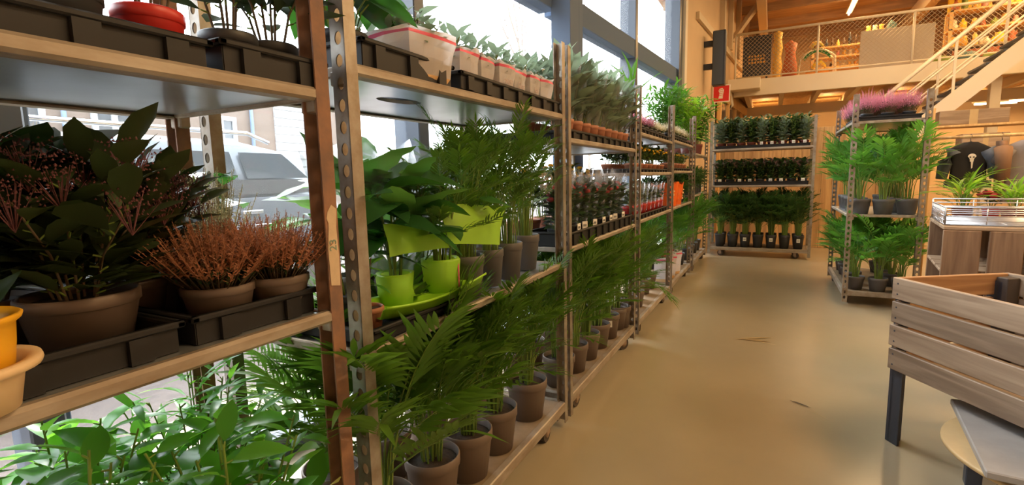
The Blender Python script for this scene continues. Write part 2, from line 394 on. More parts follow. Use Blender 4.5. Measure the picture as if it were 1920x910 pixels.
# glazed timber partition under the gallery along the same wall
part_M = M @ TR(0, .04, 0)
b = MB(); b.box((11.3, 0, 2.75), (17.4, .08, 2.95), 'wood_shelf', part_M); b.box((11.3, 0, 0), (17.4, .06, .9), 'wood_shelf', part_M)
dp = struct('door_1', b)
sb = MB(); sb.bbox((0, 0, .9), (.1, .08, 2.75), 'wood_shelf', .004); sbm = sb.mesh('stile')
gb = MB(); gb.box((.1, .03, .9), (.9, .04, 2.75), 'pane_dark'); gbm = gb.mesh('pane')
for k in range(6): ob('stile', sbm, dp, part_M @ TR(11.3 + k * 1.0, 0, 0)); ob('pane', gbm, dp, part_M @ TR(11.3 + k * 1.0, 0, 0))

# ---------------------------------------------------------------- luminaires
def tube_lamp(loc, length, label, watts, col, rz=0, cat='lamp', drop=0.0, group=None, glow='tube_glow', point=False):
    t = thing('tube_lamp', label, cat, loc, rz, group)
    h = MB(); h.bbox((-.07, -length / 2, -.05), (.07, length / 2, 0), 'cream_paint', .01); ob('housing', h, t)
    g = MB(); g.tube([(0, -length / 2 + .03, -.075), (0, length / 2 - .03, -.075)], .022, glow, 8); ob('tube', g, t)
    if drop:
        h = MB(); h.tube([(0, -length * .4, 0), (0, -length * .4, drop)], .006, 'dark_metal', 5); h.tube([(0, length * .4, 0), (0, length * .4, drop)], .006, 'dark_metal', 5); ob('hanger', h, t)
    if point: ld = bpy.data.lights.new('tube_light', 'POINT'); ld.shadow_soft_size = .05
    else: ld = bpy.data.lights.new('tube_light', 'AREA'); ld.shape = 'RECTANGLE'; ld.size = .12; ld.size_y = length
    ld.energy = watts; ld.color = col
    lo = bpy.data.objects.new('tube_light', ld); COL.objects.link(lo); lo.parent = t; lo.location = (0, 0, -.11)
    return t
tube_lamp((1.55, 14.4, 5.2), 2.5, 'glowing fluorescent tube lamp fixed over the gallery', 105, WARM2)
tube_lamp((4.6, 12.9, 5.2), 2.6, 'unseen tube lamp added to brighten the gallery goods, above the crowded rack', 105, WARM2)  # added lamp, kept out of view, to brighten the goods on the gallery
for k, (x, y) in enumerate(((2.7, 2.0), (2.7, 6.5), (5.8, 2.0), (5.8, 6.5), (1.9, 10.2), (5.6, 10.6))):
    tube_lamp((x, y, 5.0), 2.4, 'fluorescent hall lamp hung from the ceiling joists, %s of six' % ORD[k], HALL * (1.0 if y < 9 else 0.5), WARM, drop=.2, group='hall ceiling lamps')
for k, (x, y) in enumerate(((-.24, 0), (1.2, 0), (2.64, 0), (4.08, 0))):
    tube_lamp((x, 15.75, 2.97), .5, 'small lamp fixed under the gallery joists, %s of four' % ORD[k], UNDER, WARM2, rz=PI / 2, group='lamps under the gallery', point=True)
for k, (x, y) in enumerate(((4.75, 16.5), (5.3, 16.2))):
    tube_lamp((x, y, 2.86), .9, 'lit white lamp under the gallery right of the stairs, %s' % ('left one' if k == 0 else 'right one'), UNDER, WARM2, rz=PI / 2 + .2, group='lamps right of the stairs', glow='lamp_glow')

# ---------------------------------------------------------------- plant trolleys
POSTS = {}
def post_mesh(sx, sy, h, rust):
    k = (sx, sy, h, rust)
    if k in POSTS: return POSTS[k]
    m = 'rust' if rust else 'galv'; b = MB()
    # aisle-facing plate
    x0, x1 = sorted((0, -sx * .004)); y0, y1 = sorted((0, -sy * .036)); b.box((x0, y0, .03), (x1, y1, h), m)
    x0, x1 = sorted((-sx * .040, -sx * .044)); b.box((x0, y0, .03), (x1, y1, h), m)
    # perforated plate (normal along y)
    n = 10; pitch = .05; z = .05; W = .040
    m2 = 'galv'
    for q in (0, 1):
        y = -sy * (.0 if q == 0 else .003)
        zz = .05
        b.poly([(0, y, .03), (-sx * W, y, .03), (-sx * W, y, .05), (0, y, .05)], m2)
        while zz + pitch < h - .02:
            cx, cz = -sx * W / 2, zz + pitch / 2
            inn = [(cx + .0105 * math.cos(2 * PI * i / 12), y, cz + .015 * math.sin(2 * PI * i / 12)) for i in range(12)]
            out = []
            for i in range(12):
                a = 2 * PI * i / 12; c, s_ = math.cos(a), math.sin(a)
                t = 1 / max(abs(c) / (W / 2), abs(s_) / (pitch / 2)); 
                out.append((cx + c * t, y, cz + s_ * t))
            for i in (1, 4, 7, 10):   # snap diagonals to the corners
                pass
            vs = inn + out; fs = [(i, (i + 1) % 12, 12 + (i + 1) % 12, 12 + i) for i in range(12)]
            b.raw(vs, fs, m2)
            cs = [(cx + sa * W / 2, y, cz + sb * pitch / 2) for sa, sb in ((1, 1), (-1, 1), (-1, -1), (1, -1))]
            for ci, (i0, i1) in enumerate(((1, 2), (4, 5), (7, 8), (10, 11))):
                b.raw([out[i0], out[i1], cs[ci]], [(0, 1, 2)], m2)
            zz += pitch
        b.poly([(0, y, zz), (-sx * W, y, zz), (-sx * W, y, h), (0, y, h)], m2)
    POSTS[k] = b.mesh('post'); return POSTS[k]
SHELF = {}
def shelf_meshes():
    if SHELF: return SHELF
    hx, hy = .262, .655
    b = MB(); n = 32
    ell = [(.05 + .045 * math.cos(2 * PI * i / n), -.22 + .10 * math.sin(2 * PI * i / n)) for i in range(n)]
    # deck with an oval hand hole: ring from hole to rectangle, both faces
    rect = []
    for i in range(n):
        c, s_ = math.cos(2 * PI * i / n), math.sin(2 * PI * i / n)
        t = 1 / max(abs(c), abs(s_)); rect.append((c * t * hx, s_ * t * hy))
    for z, flip in ((0, 0), (-.012, 1)):
        vs = [(x, y, z) for x, y in ell] + [(x, y, z) for x, y in rect]
        fs = [((i, n + i, n + (i + 1) % n, (i + 1) % n) if not flip else (i, (i + 1) % n, n + (i + 1) % n, n + i)) for i in range(n)]
        b.raw(vs, fs, 'deck')
    b.raw([(x, y, 0) for x, y in ell] + [(x, y, -.012) for x, y in ell], [(i, (i + 1) % n, n + (i + 1) % n, n + i) for i in range(n)], 'deck')
    SHELF['deck'] = b.mesh('deck')
    b = MB(); b.bbox((.258, -.655, -.021), (.282, .655, .007), 'rail', .006); b.box((.24, -.65, -.021), (.262, .65, -.017), 'rail'); SHELF['rail'] = b.mesh('rail')
    b = MB(); b.bbox((-.262, -.664, -.021), (.262, -.650, .004), 'rail', .003); SHELF['end'] = b.mesh('end_bar')
    b = MB(); b.bbox((.225, -.682, -.045), (.27, -.655, -.012), 'rail', .003); SHELF['hook'] = b.mesh('hook')
    b = MB(); b.box((-.262, -.655, -.015), (.262, .655, 0), 'deck_wood'); SHELF['base'] = b.mesh('base_board')
    b = MB(); b.bbox((.25, -.66, -.045), (.2825, .66, .004), 'rail', .004); SHELF['base_rail'] = b.mesh('rail')
    b = MB(); b.bbox((-.25, -.675, -.045), (.25, -.645, .004), 'galv', .004); SHELF['base_end'] = b.mesh('end_bar')
    b = MB()
    b.tube([(0, -.014, .045), (0, .014, .045)], .045, 'tyre', 16, smooth=False); SHELF['wheel'] = b.mesh('wheel')
    b = MB(); b.tube([(0, -.018, .045), (0, .018, .045)], .024, 'castor', 10); b.box((-.02, -.022, .04), (.02, -.016, .092), 'castor'); b.box((-.02, .016, .04), (.02, .022, .092), 'castor'); b.box((-.03, -.025, .088), (.03, .025, .095), 'castor')
    SHELF['fork'] = b.mesh('fork')
    return SHELF
def trolley(label, cx, cy, rz, zs, h=1.86, rust=False, base=.135, tilt=None):
    S = shelf_meshes(); t = thing('plant_trolley', label, 'trolley', (cx, cy, 0), rz, 'plant trolleys')
    for sx in (1, -1):
        for sy in (1, -1):
            ob('post', post_mesh(sx, sy, h, rust), t, (sx * .2825, sy * .685, 0))
    bo = ob('base', S['base'], t, (0, 0, base))
    for r in (0, PI): ob('rail', S['base_rail'], bo, RZ(r)); ob('end_bar', S['base_end'], bo, RZ(r))
    for i, z in enumerate(zs):
        M = TR(0, 0, z)
        if tilt and tilt[i]: M = M @ RX(tilt[i])
        d = ob('shelf', S['deck'], t, M)
        for r in (0, PI): ob('rail', S['rail'], d, RZ(r)); ob('end_bar', S['end'], d, RZ(r)); ob('hook', S['hook'], d, RZ(r)); ob('hook', S['hook'], d, RZ(r) @ Matrix.Scale(-1, 4, (0, 1, 0)))
    for sx in (1, -1):
        for sy in (1, -1):
            c = ob('castor', S['fork'], t, TR(sx * .235, sy * .50, 0) @ RZ(PI / 2 + U(-.6, .6))); ob('wheel', S['wheel'], c)
    return t
XC = -1.1525
c1 = trolley('rusty steel plant trolley nearest the camera at the left edge', XC, .14, 0, [.955, 1.445], rust=True)
c2 = trolley('steel plant trolley with striped paper sleeves on its top shelf', XC, 1.565, 0, [.83, 1.525], tilt=[.012, .012])
c3 = trolley('steel plant trolley with a row of terracotta pots on top', XC, 2.975, 0, [.895, 1.43])
c4 = trolley('steel plant trolley with pink heather on its top shelf', XC, 4.45, 0, [.905, 1.265, 1.56], h=1.9)
c5 = trolley('steel plant trolley with white heather on its top shelf', XC, 5.87, 0, [.91, 1.28, 1.585], h=1.92)
c6 = trolley('last plant trolley along the window, with tall bushes on top', XC + .02, 7.29, 0, [.98, 1.5], h=1.95)
ce = trolley('plant trolley standing across the far end of the aisle', -.16, 8.45, -PI / 2, [1.06, 1.60], h=2.02)
cr = trolley('plant trolley of leafy palms with purple heather on top, right of the aisle', .905, 6.17, PI, [.845, 1.68], h=1.92)
# paper strip with handwriting on the nearest trolley's post
lb = MB(); pts = [(0, .005, 1.02), (0, .031, 1.015), (0, .033, 1.08), (0, .030, 1.15), (0, .034, 1.19), (0, .020, 1.20), (0, .008, 1.185), (0, .004, 1.17), (0, .009, 1.16), (0, .003, 1.10)]
lb.poly(pts, 'label_paper'); lb.poly([(p[0] + .0005, p[1], p[2]) for p in pts], 'label_paper')
po = [c for c in c1.children if c.name.startswith('post')][0]
strip = ob('paper_label', lb, po, TR(.0008, -.037, 0)); strip['label'] = 'torn tan paper strip with green handwriting'
def text_mesh(txt, size, m, ext=.0003):
    cu = bpy.data.curves.new('lettering', 'FONT'); cu.body = txt; cu.size = size; cu.extrude = ext; cu.align_x = 'CENTER'; cu.align_y = 'CENTER'
    o = bpy.data.objects.new('lettering', cu); COL.objects.link(o)
    dg = bpy.context.evaluated_depsgraph_get(); me = bpy.data.meshes.new_from_object(o.evaluated_get(dg))
    bpy.data.objects.remove(o); bpy.data.curves.remove(cu)
    me.materials.clear(); me.materials.append(MATS[m]); return me
ob('lettering', text_mesh('23', .028, 'ink_green'), strip, TR(.0012, .018, 1.11) @ RZ(PI / 2) @ RX(PI / 2) @ RZ(PI / 2))

# ---------------------------------------------------------------- pots, trays and plant kinds
POTC = {}
def pot_parts(rt, h, m='pot_grey', rb=None, rim=.012, soil=.86):
    k = (rt, h, m, rb)
    if k not in POTC:
        r0 = rb or rt * .76
        b = MB(); b.lathe([(0.001, 0.001), (r0, 0.001), (r0 + (rt - r0) * .8, h * .78), (rt * .965, h * .79), (rt, h * .80), (rt, h - .003), (rt - .003, h), (rt - .006, h - .002), (rt - .007, h * .8), (rt * .8, h * .6)], m, 24)
        s_ = MB(); s_.lathe([(rt * .955 - .006, h * soil), (rt * .5, h * soil + .004), (0.001, h * soil + .006)], 'soil', 16)
        POTC[k] = (b.mesh('pot'), s_.mesh('soil'))
    p, s_ = POTC[k]
    return [('pot', p, I4, None, None), ('soil', s_, I4, None, None)]
def tagpart(x, y, z, rz, w_=.03, h_=.035):
    b = MB(); b.box((-w_ / 2, -.0008, 0), (w_ / 2, .0008, h_), 'tag_white')
    for i in range(6): b.box((-w_ * .32 + i * w_ * .11, -.0014, h_ * .3), (-w_ * .32 + i * w_ * .11 + w_ * .05, -.0006, h_ * .62), 'tag_black')
    return ('price_tag', b.mesh('price_tag'), TR(x, y, z) @ RZ(rz), 'small white price tag', None)
TAG = tagpart(0, 0, 0, 0)[1]
def with_tag(T, x, y, z, rz=0, s=1.0): return T + [('price_tag', TAG, TR(x, y, z) @ RZ(rz) @ Matrix.Scale(s, 4), 'small white price tag', None)]
def tray_mesh(lx, ly, h, m='tray_plastic'):
    b = MB(); x, y = lx / 2, ly / 2; e = .012
    b.box((-x + e, -y + e, 0), (x - e, y - e, .006), m)
    for s_ in (-1, 1):
        for (a, c) in (((s_ * (x - e) - .002, -y + e), (s_ * (x - e) + .002, y - e)), ((-x + e, s_ * (y - e) - .002), (x - e, s_ * (y - e) + .002))):
            b.box((a[0], a[1], 0), (c[0], c[1], h), m)
    b.bbox((-x, -y, h - .012), (x, -y + e + .004, h), m, .003); b.bbox((-x, y - e - .004, h - .012), (x, y, h), m, .003)
    b.bbox((-x, -y, h - .012), (-x + e + .004, y, h), m, .003); b.bbox((x - e - .004, -y, h - .012), (x, y, h), m, .003)
    n = max(2, int(ly / .12))
    for i in range(n):
        yy = -y + (i + .5) * ly / n
        for s_ in (-1, 1): b.box((s_ * (x - e * .5) - .006, yy - .018, 0), (s_ * (x - e * .5) + .006, yy + .018, h - .012), m)
    return b.mesh('plant_tray')
TRAYC = {}
def tray(x, y, z, lx, ly, h, label, rz=0, m='tray_plastic'):
    k = (lx, ly, h, m)
    if k not in TRAYC: TRAYC[k] = tray_mesh(lx, ly, h, m)
    o = ob('plant_tray', TRAYC[k]); o.location = (x, y, z); o.rotation_euler = (0, 0, rz)
    return tag(o, label, 'tray', 'plastic plant trays')

def frond_mb(L, pairs, ll, lw, m, droop=.25, ang=.95, start=.22, vee=.35, segs=3):
    b = MB(); N = 7
    pos = lambda t: V((L * t, 0, -droop * L * t * t))
    b.tube([pos(i / N) for i in range(N + 1)], [.0032 * (1 - .75 * i / N) * (L / .3) for i in range(N + 1)], 'stem', 4, cap=False)
    for i in range(pairs):
        t = start + (1 - start) * (i + .5) / pairs
        p = pos(t); tg = V((1, 0, -2 * droop * t)).normalized()
        k = (.55 + .45 * math.sin(PI * min(1, (t - start) / (1 - start) * .9 + .12)))
        a = ang * (1.1 - .45 * t)
        for s_ in (-1, 1):
            aa = a + U(-.08, .08)
            d = tg * math.cos(aa) + V((0, s_ * math.sin(aa), vee + U(-.1, .1)))
            b.leaf(p, d, Z1, ll * k * U(.88, 1.08), lw, m, .3, .26 + U(-.10, .14), segs, .35)
    b.leaf(pos(1), V((1, .12, -.5)), Z1, ll * .7, lw, m, .3, .3, segs, .35)
    return b
FR = {}
for nm, a in dict(big=(.30, 13, .18, .018, 'leaf_palm'), mid=(.24, 12, .115, .0115, 'leaf_palm'), light=(.25, 8, .145, .020, 'leaf_palm_light'), dark=(.21, 10, .11, .0125, 'leaf_palm_dark'), fine=(.14, 10, .065, .0075, 'leaf_palm')).items():
    FR[nm] = [frond_mb(a[0] * s_, a[1], a[2], a[3], a[4], dr) for s_, dr in ((1, .25), (.85, .45), (1.05, .12))]
FRM = {k: [f.mesh('frond') for f in v] for k, v in FR.items()}
def palm(kind, h, n, potp, poth, separate, up=.5, lean=.12, seed=0, cane=.0035, fs=1.0):
    random.seed(100 + seed); T = list(potp); st = MB(); fo = MB()
    for i in range(n):
        az = i * 2.4 + U(-.4, .4); q = (i + .5) / n
        hz = poth + (h - poth) * (.16 + .62 * q ** .8) * U(.9, 1.05)
        rb = U(.005, .035); ln = lean * U(.3, 1.0) * (hz / h)
        a = V((rb * math.cos(az), rb * math.sin(az), poth * .84)); c = V(((rb + ln) * math.cos(az), (rb + ln) * math.sin(az), hz))
        mid = (a + c) / 2 + V((0, 0, .02)) - V((math.cos(az), math.sin(az), 0)) * ln * .22
        st.tube([a, mid, c], [cane, cane * .85, cane * .6], 'stem', 5, cap=False)
        el = U(.50, 1.05) + up * .8 * q
        M = Matrix.Translation(c) @ RZ(az + U(-.3, .3)) @ RY(-el) @ RX(U(-.3, .3)) @ Matrix.Scale(U(.8, 1.1) * fs, 4)
        j = random.randrange(3)
        if separate: T.append(('frond', FRM[kind][j], M, None, None))
        else: fo.add(FR[kind][j], M)
    T.append(P('stems', st))
    if not separate: T.append(P('foliage', fo))
    return T
def leafmesh(L, W, m, fold, droop, segs, wave=0., wide=.45, stalk=0.0):
    b = MB()
    if stalk: b.tube([(0, 0, 0), (stalk, 0, 0)], [.0022, .0018], 'stem', 4, cap=False)
    b.leaf(V((stalk, 0, 0)), V((1, 0, 0)), Z1, L, W, m, fold, droop, segs, wide, wave); return b
LF = {}
def leafset(key, L, W, m, fold=.25, droop=.3, segs=5, wave=0., wide=.45, stalk=.015):
    LF[key] = [leafmesh(L * s_, W * s_, m, fold, droop * d_, segs, wave, wide, stalk) for s_, d_ in ((1, 1), (.85, .5), (1.1, 1.4))]
    LF[key + '_m'] = [x.mesh('leaf') for x in LF[key]]
leafset('broad', .095, .046, 'leaf_broad', .25, .35)
leafset('broadlime', .095, .044, 'leaf_lime', .25, .30)
leafset('yellow', .13, .09, 'leaf_yellow', .15, .2)
leafset('lance', .115, .024, 'leaf_broad', .2, .5, 4)
leafset('skim', .11, .044, 'leaf_skimmia', .2, .15, 4, wide=.6)
leafset('skimbig', .15, .085, 'leaf_dark', .2, .3, 5)
leafset('rubber', .20, .10, 'leaf_rubber', .22, .5, 7)
leafset('cala', .27, .135, 'leaf_calathea', .18, .45, 7, .04)
leafset('small', .055, .030, 'leaf_dark', .2, .3, 3)
leafset('smallg', .06, .034, 'leaf_greygreen', .2, .3, 3)
leafset('orchid', .15, .062, 'leaf_greygreen', .3, .35, 4)
leafset('fern', .12, .016, 'leaf_palm_dark', .2, .6, 3)
leafset('bush', .13, .026, 'leaf_palm_light', .2, .45, 4)
leafset('strap', .42, .035, 'leaf_palm_light', .3, .5, 6, wide=.3)
leafset('straplime', .34, .024, 'leaf_lime', .3, .7, 6, wide=.3)
leafset('tiny', .03, .012, 'leaf_dark', .2, .2, 2 + 1)
def shrub(key, h, nst, nlf, potp, poth, spread=.12, separate=False, seed=0, base=.15, stemr=.003, stem='stem_brown', elev=(.0, .8), top=None, fs=1.0):
    random.seed(300 + seed); T = list(potp); st = MB(); fo = MB(); tips = []
    for i in range(nst):
        az = i * 2.4 + U(-.4, .4); r = spread * math.sqrt((i + .5) / nst)
        a = V((r * .25 * math.cos(az), r * .25 * math.sin(az), poth * .84)); hh = poth + (h - poth) * U(.75, 1.0) * (1 - .25 * (i / nst))
        c = V((r * math.cos(az), r * math.sin(az), hh)); tips.append(c)
        mid = a.lerp(c, .5) - V((math.cos(az), math.sin(az), 0)) * r * .15
        st.tube([a, mid, c], [stemr, stemr * .85, stemr * .6], stem, 4, cap=False)
        for j in range(nlf):
            t = base + (1 - base) * (j + .6) / nlf; p = a.lerp(mid, t * 2) if t < .5 else mid.lerp(c, t * 2 - 1)
            la = az + j * 2.2 + U(-.5, .5); el = U(*elev) + .35 * t
            M = Matrix.Translation(p) @ RZ(la) @ RY(-el) @ RX(U(-.4, .4)) @ Matrix.Scale(U(.75, 1.12) * fs, 4)
            k = random.randrange(3)
            if separate: T.append(('leaf', LF[key + '_m'][k], M, None, None))
            else: fo.add(LF[key][k], M)
    if nst and nst * nlf: T.append(P('stems', st))
    if not separate: T.append(P('foliage', fo))
    if top: T.append(P(top[0], top[1](tips), I4, top[2]))
    return T
def blooms(m, r, n=1):
    def f(tips):
        b = MB()
        for p in tips:
            b.lathe([(r * .25, -r * .7), (r * .85, -r * .35), (r, 0), (r * .8, r * .4), (r * .35, r * .62), (r * .1, r * .45)], m, 8, tuple(p), True, lambda i, a: .12 * math.sin(3 * a + i * 1.3))
        return b
    return f
def panicles(m, r):
    def f(tips):
        b = MB()
        for p in tips:
            for k in range(130):
                d = V((U(-1, 1), U(-1, 1), U(-.4, 1.3))); q = p + d * r * .8; s_ = r * .055
                b.raw([q + V((s_, 0, 0)), q + V((-s_ * .5, s_ * .8, 0)), q + V((-s_ * .5, -s_ * .8, 0)), q + V((0, 0, s_ * 1.5))], [(0, 1, 3), (1, 2, 3), (2, 0, 3)], m, True)
            for k in range(14):
                d = V((U(-1, 1), U(-1, 1), U(0, 1.2))); b.tube([p - V((0, 0, r)), p + d * r * .7], [.0012, .0006], m, 3, cap=False)
        return b
    return f
def heather(m, h, potp, poth, nsp=60, spread=.10, seed=0, upright=.55, fl=16, fsz=.006, base_m='leaf_dark'):
    random.seed(500 + seed); T = list(potp); b = MB(); g = MB()
    for i in range(nsp):
        az = i * 2.4; r = spread * math.sqrt((i + .5) / nsp) * U(.85, 1.1); hh = poth * .9 + (h - poth * .9) * U(.65, 1.0) * (1 - .35 * (r / spread) ** 2)
        a = V((r * .35 * math.cos(az), r * .35 * math.sin(az), poth * .85)); c = V((r * math.cos(az), r * math.sin(az), hh))
        g.tube([a, a.lerp(c, .6)], [.0012, .0009], 'stem_brown', 3, cap=False)
        b.tube([a.lerp(c, .4), c], [.0016, .0006], m, 3, cap=False)
        ln = (c - a).normalized()
        for j in range(fl):
            t = .35 + .65 * j / fl; p = a.lerp(c, t); k = fsz * (1.25 - .8 * (t - .35) / .65); aa = j * 2.3 + i
            o = V((math.cos(aa), math.sin(aa), .55)); sd = V((-math.sin(aa), math.cos(aa), 0))
            b.raw([p, p + o * k * 1.2 + sd * k * .5, p + o * k * 2.0, p + o * k * 1.2 - sd * k * .5], [(0, 1, 2, 3)], m, True)
        for j in range(5):
            t = U(.15, .5); p = a.lerp(c, t); aa = U(0, 6.3); o = V((math.cos(aa), math.sin(aa), .8)); sd = V((-math.sin(aa), math.cos(aa), 0))
            g.raw([p, p + o * .008 + sd * .002, p + o * .014, p + o * .008 - sd * .002], [(0, 1, 2, 3)], base_m, True)
    T.append(P('flower_spikes', b)); T.append(P('foliage', g)); return T
def sleeve_mb(r0, r1, h, m, n=14, wav=.10, seed=0, z0=0.0, rows=5):
    random.seed(700 + seed); ph = [U(0, 6) for _ in range(4)]
    b = MB()
    b.lathe([(r0 + (r1 - r0) * (i / rows) ** 1.2, z0 + (h - z0) * i / rows) for i in range(rows + 1)], m, n, (0, 0, 0), True,
            lambda i, a: wav * (i / rows) * (math.sin(3 * a + ph[0]) + .6 * math.sin(7 * a + ph[1] + i)))
    for k in range(n):           # ragged top edge
        i = len(b.v) - n + k; x, y, z = b.v[i]; b.v[i] = (x, y, z + (h - z0) * .10 * math.sin(k * 2.1 + ph[2]))
    return b

# ---------------------------------------------------------------- nearest trolley (rusty posts)
# bottom deck: broad-leaved green plants, each leaf a part
BASE = .1365
pA = pot_parts(.10, .18, 'pot_grey')
SH = [shrub('broad', .70, 13, 11, pA, .18, .19, True, 1, .25, .004, 'stem', (-.1, .7)), shrub('broad', .68, 13, 11, pA, .18, .19, True, 2, .25, .004, 'stem', (-.1, .8)), shrub('broadlime', .66, 12, 10, pA, .18, .18, True, 3, .25, .004, 'stem', (0, .8)), shrub('lance', .72, 16, 13, pA, .18, .19, True, 4, .25, .003, 'stem', (.0, .8))]
spots = [(-1.00, .06, 2, 'lime-leaved'), (-1.02, .34, 0, 'glossy broad-leaved'), (-1.00, .60, 1, 'dark glossy broad-leaved'), (-1.28, .18, 3, 'narrow-leaved'), (-1.29, .44, 0, 'glossy broad-leaved'), (-1.28, .70, 3, 'narrow-leaved')]
for i, (x, y, k, dsc) in enumerate(spots):
    place(SH[k], 'leafy_plant', '%s green plant on rusty trolley bottom deck, %s row, %s from the left' % (dsc, 'front' if i < 3 else 'back', ORD[i % 3]), 'plant', (x, y, BASE), i * 1.3, 'leafy plants on the bottom deck of the rusty trolley')
T = shrub('broad', .46, 4, 5, pot_parts(.085, .15, 'pot_brown'), .15, .08, True, 9, .3)
T = T + [('leaf', LF['yellow_m'][0], TR(.02, -.02, .36) @ RZ(-.5) @ RY(-.9), 'withered yellow leaf', None)]
place(T, 'leafy_plant', 'short broad-leaved plant in brown pot at the foot of the rusty post', 'plant', (-.96, .755, BASE), .4)
# mid shelf
MID1 = .9565
t1 = tray(-1.13, .285, MID1, .42, .44, .055, 'black plastic tray under the big dark-leaved pots, rusty trolley')
t2 = tray(-1.13, .66, MID1, .42, .29, .055, 'black plastic tray under the rust-brown heathers')
pB = pot_parts(.088, .105, 'pot_brown'); zt = MID1 + .0065
def skimmia(seed, h, big=False, pot=pB, ph=.105):
    T = shrub('skim', h, 14, 12, pot, ph, .15, True, seed, .05, .003, 'stem_brown', (.1, .8), ('flower_panicles', panicles('bloom_skimmia', .045), 'dull purple-red flower panicles'))
    return T
sk = [skimmia(11, .36), skimmia(12, .34)]
skb = shrub('skimbig', .38, 12, 10, pB, .105, .15, True, 13, .05, .004, 'stem_brown', (0, .7))
place(sk[0], 'skimmia', 'dark skimmia with purple flower heads in the widest brown pot', 'plant', (-1.08, .42, zt), .3, 'skimmias on the rusty trolley')
place(sk[1], 'skimmia', 'dark skimmia in brown pot beside the rust-brown heather', 'plant', (-1.20, .545, zt), 1.7, 'skimmias on the rusty trolley', .92)
place(skb, 'leafy_plant', 'dark large-leaved plant behind the widest pot at the left edge', 'plant', (-1.21, .33, zt), .9, 'skimmias on the rusty trolley', .98)
place(sk[0], 'skimmia', 'dark skimmia at the back of the tray behind the rust-brown heather', 'plant', (-1.22, .60, zt), 2.6, 'skimmias on the rusty trolley', .9)
place(sk[1], 'skimmia', 'dark skimmia behind the yellow pot at the left edge', 'plant', (-1.14, .16, zt), 4.0, 'skimmias on the rusty trolley', .95)
# yellow pot nested in a cream pot
t = thing('planter_pot', 'cream outer pot with flared rim on the shelf edge, far left', 'pot', (-.905, .212, MID1 + .009))
b = MB(); b.lathe([(.001, 0), (.058, 0), (.066, .045), (.070, .05), (.084, .054), (.086, .060), (.084, .066), (.070, .064), (.062, .04), (.055, .008), (.001, .006)], 'pot_cream', 32); ob('pot', b, t)
t = thing('planter_pot', 'yellow plastic pot nested in the cream pot, far left', 'pot', (-.905, .212, MID1 + .017))
b = MB(); b.lathe([(.001, .0), (.052, .0), (.062, .08), (.064, .105), (.070, .110), (.072, .116), (.069, .118), (.060, .108), (.056, .08)], 'pot_yellow', 32); ob('pot', b, t)
b = MB(); b.lathe([(.058, .09), (.03, .095), (.001, .097)], 'soil', 20); ob('soil', b, t)
b = MB()
for k in range(4): b.leaf(V((.02 * math.cos(k), .02 * math.sin(k), .09)), V((math.cos(k * 1.7), math.sin(k * 1.7), 1.6)), Z1, .12, .05, 'leaf_dark', .2, .2, 4)
ob('leaves', b, t)
# heathers
pH = pot_parts(.068, .085, 'pot_brown')
HR = [heather('heather_rust', .235, pH, .085, 150, .145, s_, fl=20, fsz=.0058) for s_ in (1, 2)]
HC = heather('heather_cream', .36, pH, .085, 70, .12, 3, fl=26, fsz=.006)
for i, (x, y, k, s_) in enumerate(((-1.01, .625, 0, 1.0), (-.985, .745, 1, 1.0), (-1.14, .68, 0, .95), (-1.12, .785, 1, .95))):
    place(HR[k], 'heather', 'rust-brown heather in brown pot, %s from the left in the %s row' % (ORD[i % 2], 'front' if i < 2 else 'second'), 'heather', (x, y, zt), i * 1.1, 'rust-brown heathers on the rusty trolley', s_)
place(HC, 'heather', 'tall cream-flowered heather behind the rust-brown heathers', 'heather', (-1.25, .765, zt), 0)
T = shrub('rubber', .36, 2, 3, pot_parts(.05, .08, 'pot_brown'), .08, .06, True, 21, .6, .004, 'stem', (.1, .5), fs=.62)
place(T, 'rubber_plant', 'small glossy round-leaved plant behind the rust-brown heather', 'plant', (-1.31, .85 - .02, zt - .006), 2.2)
# top shelf
TOP1 = 1.4465
tray(-1.09, .33, TOP1, .42, .50, .055, 'black tray on the rusty trolley top shelf, left one')
tray(-1.09, .715, TOP1, .42, .25, .065, 'black tray on the rusty trolley top shelf, right one')
for i, (x, y, m) in enumerate(((-.97, .22, 'pot_dark'), (-.97, .40, 'pot_dark'), (-.98, .53, 'pot_red'), (-1.0, .69, 'pot_dark'), (-1.0, .79, 'pot_dark'))):
    ps = pot_parts(.055, .10, m)
    T = shrub('skim', .30, 6, 7, ps, .10, .10, False, 31 + i, .3)
    place(T, 'leafy_plant', 'dark plant in %s pot on rusty trolley top shelf, %s from the left' % ('red' if m == 'pot_red' else 'black', ORD[i]), 'plant', (x, y, TOP1 + .0065), i, 'plants on top of the rusty trolley')

# ---------------------------------------------------------------- second trolley (paper sleeves)
def sh2(y, z=1.525, tl=.012): return z + math.sin(tl) * (y - 1.565) + .0015
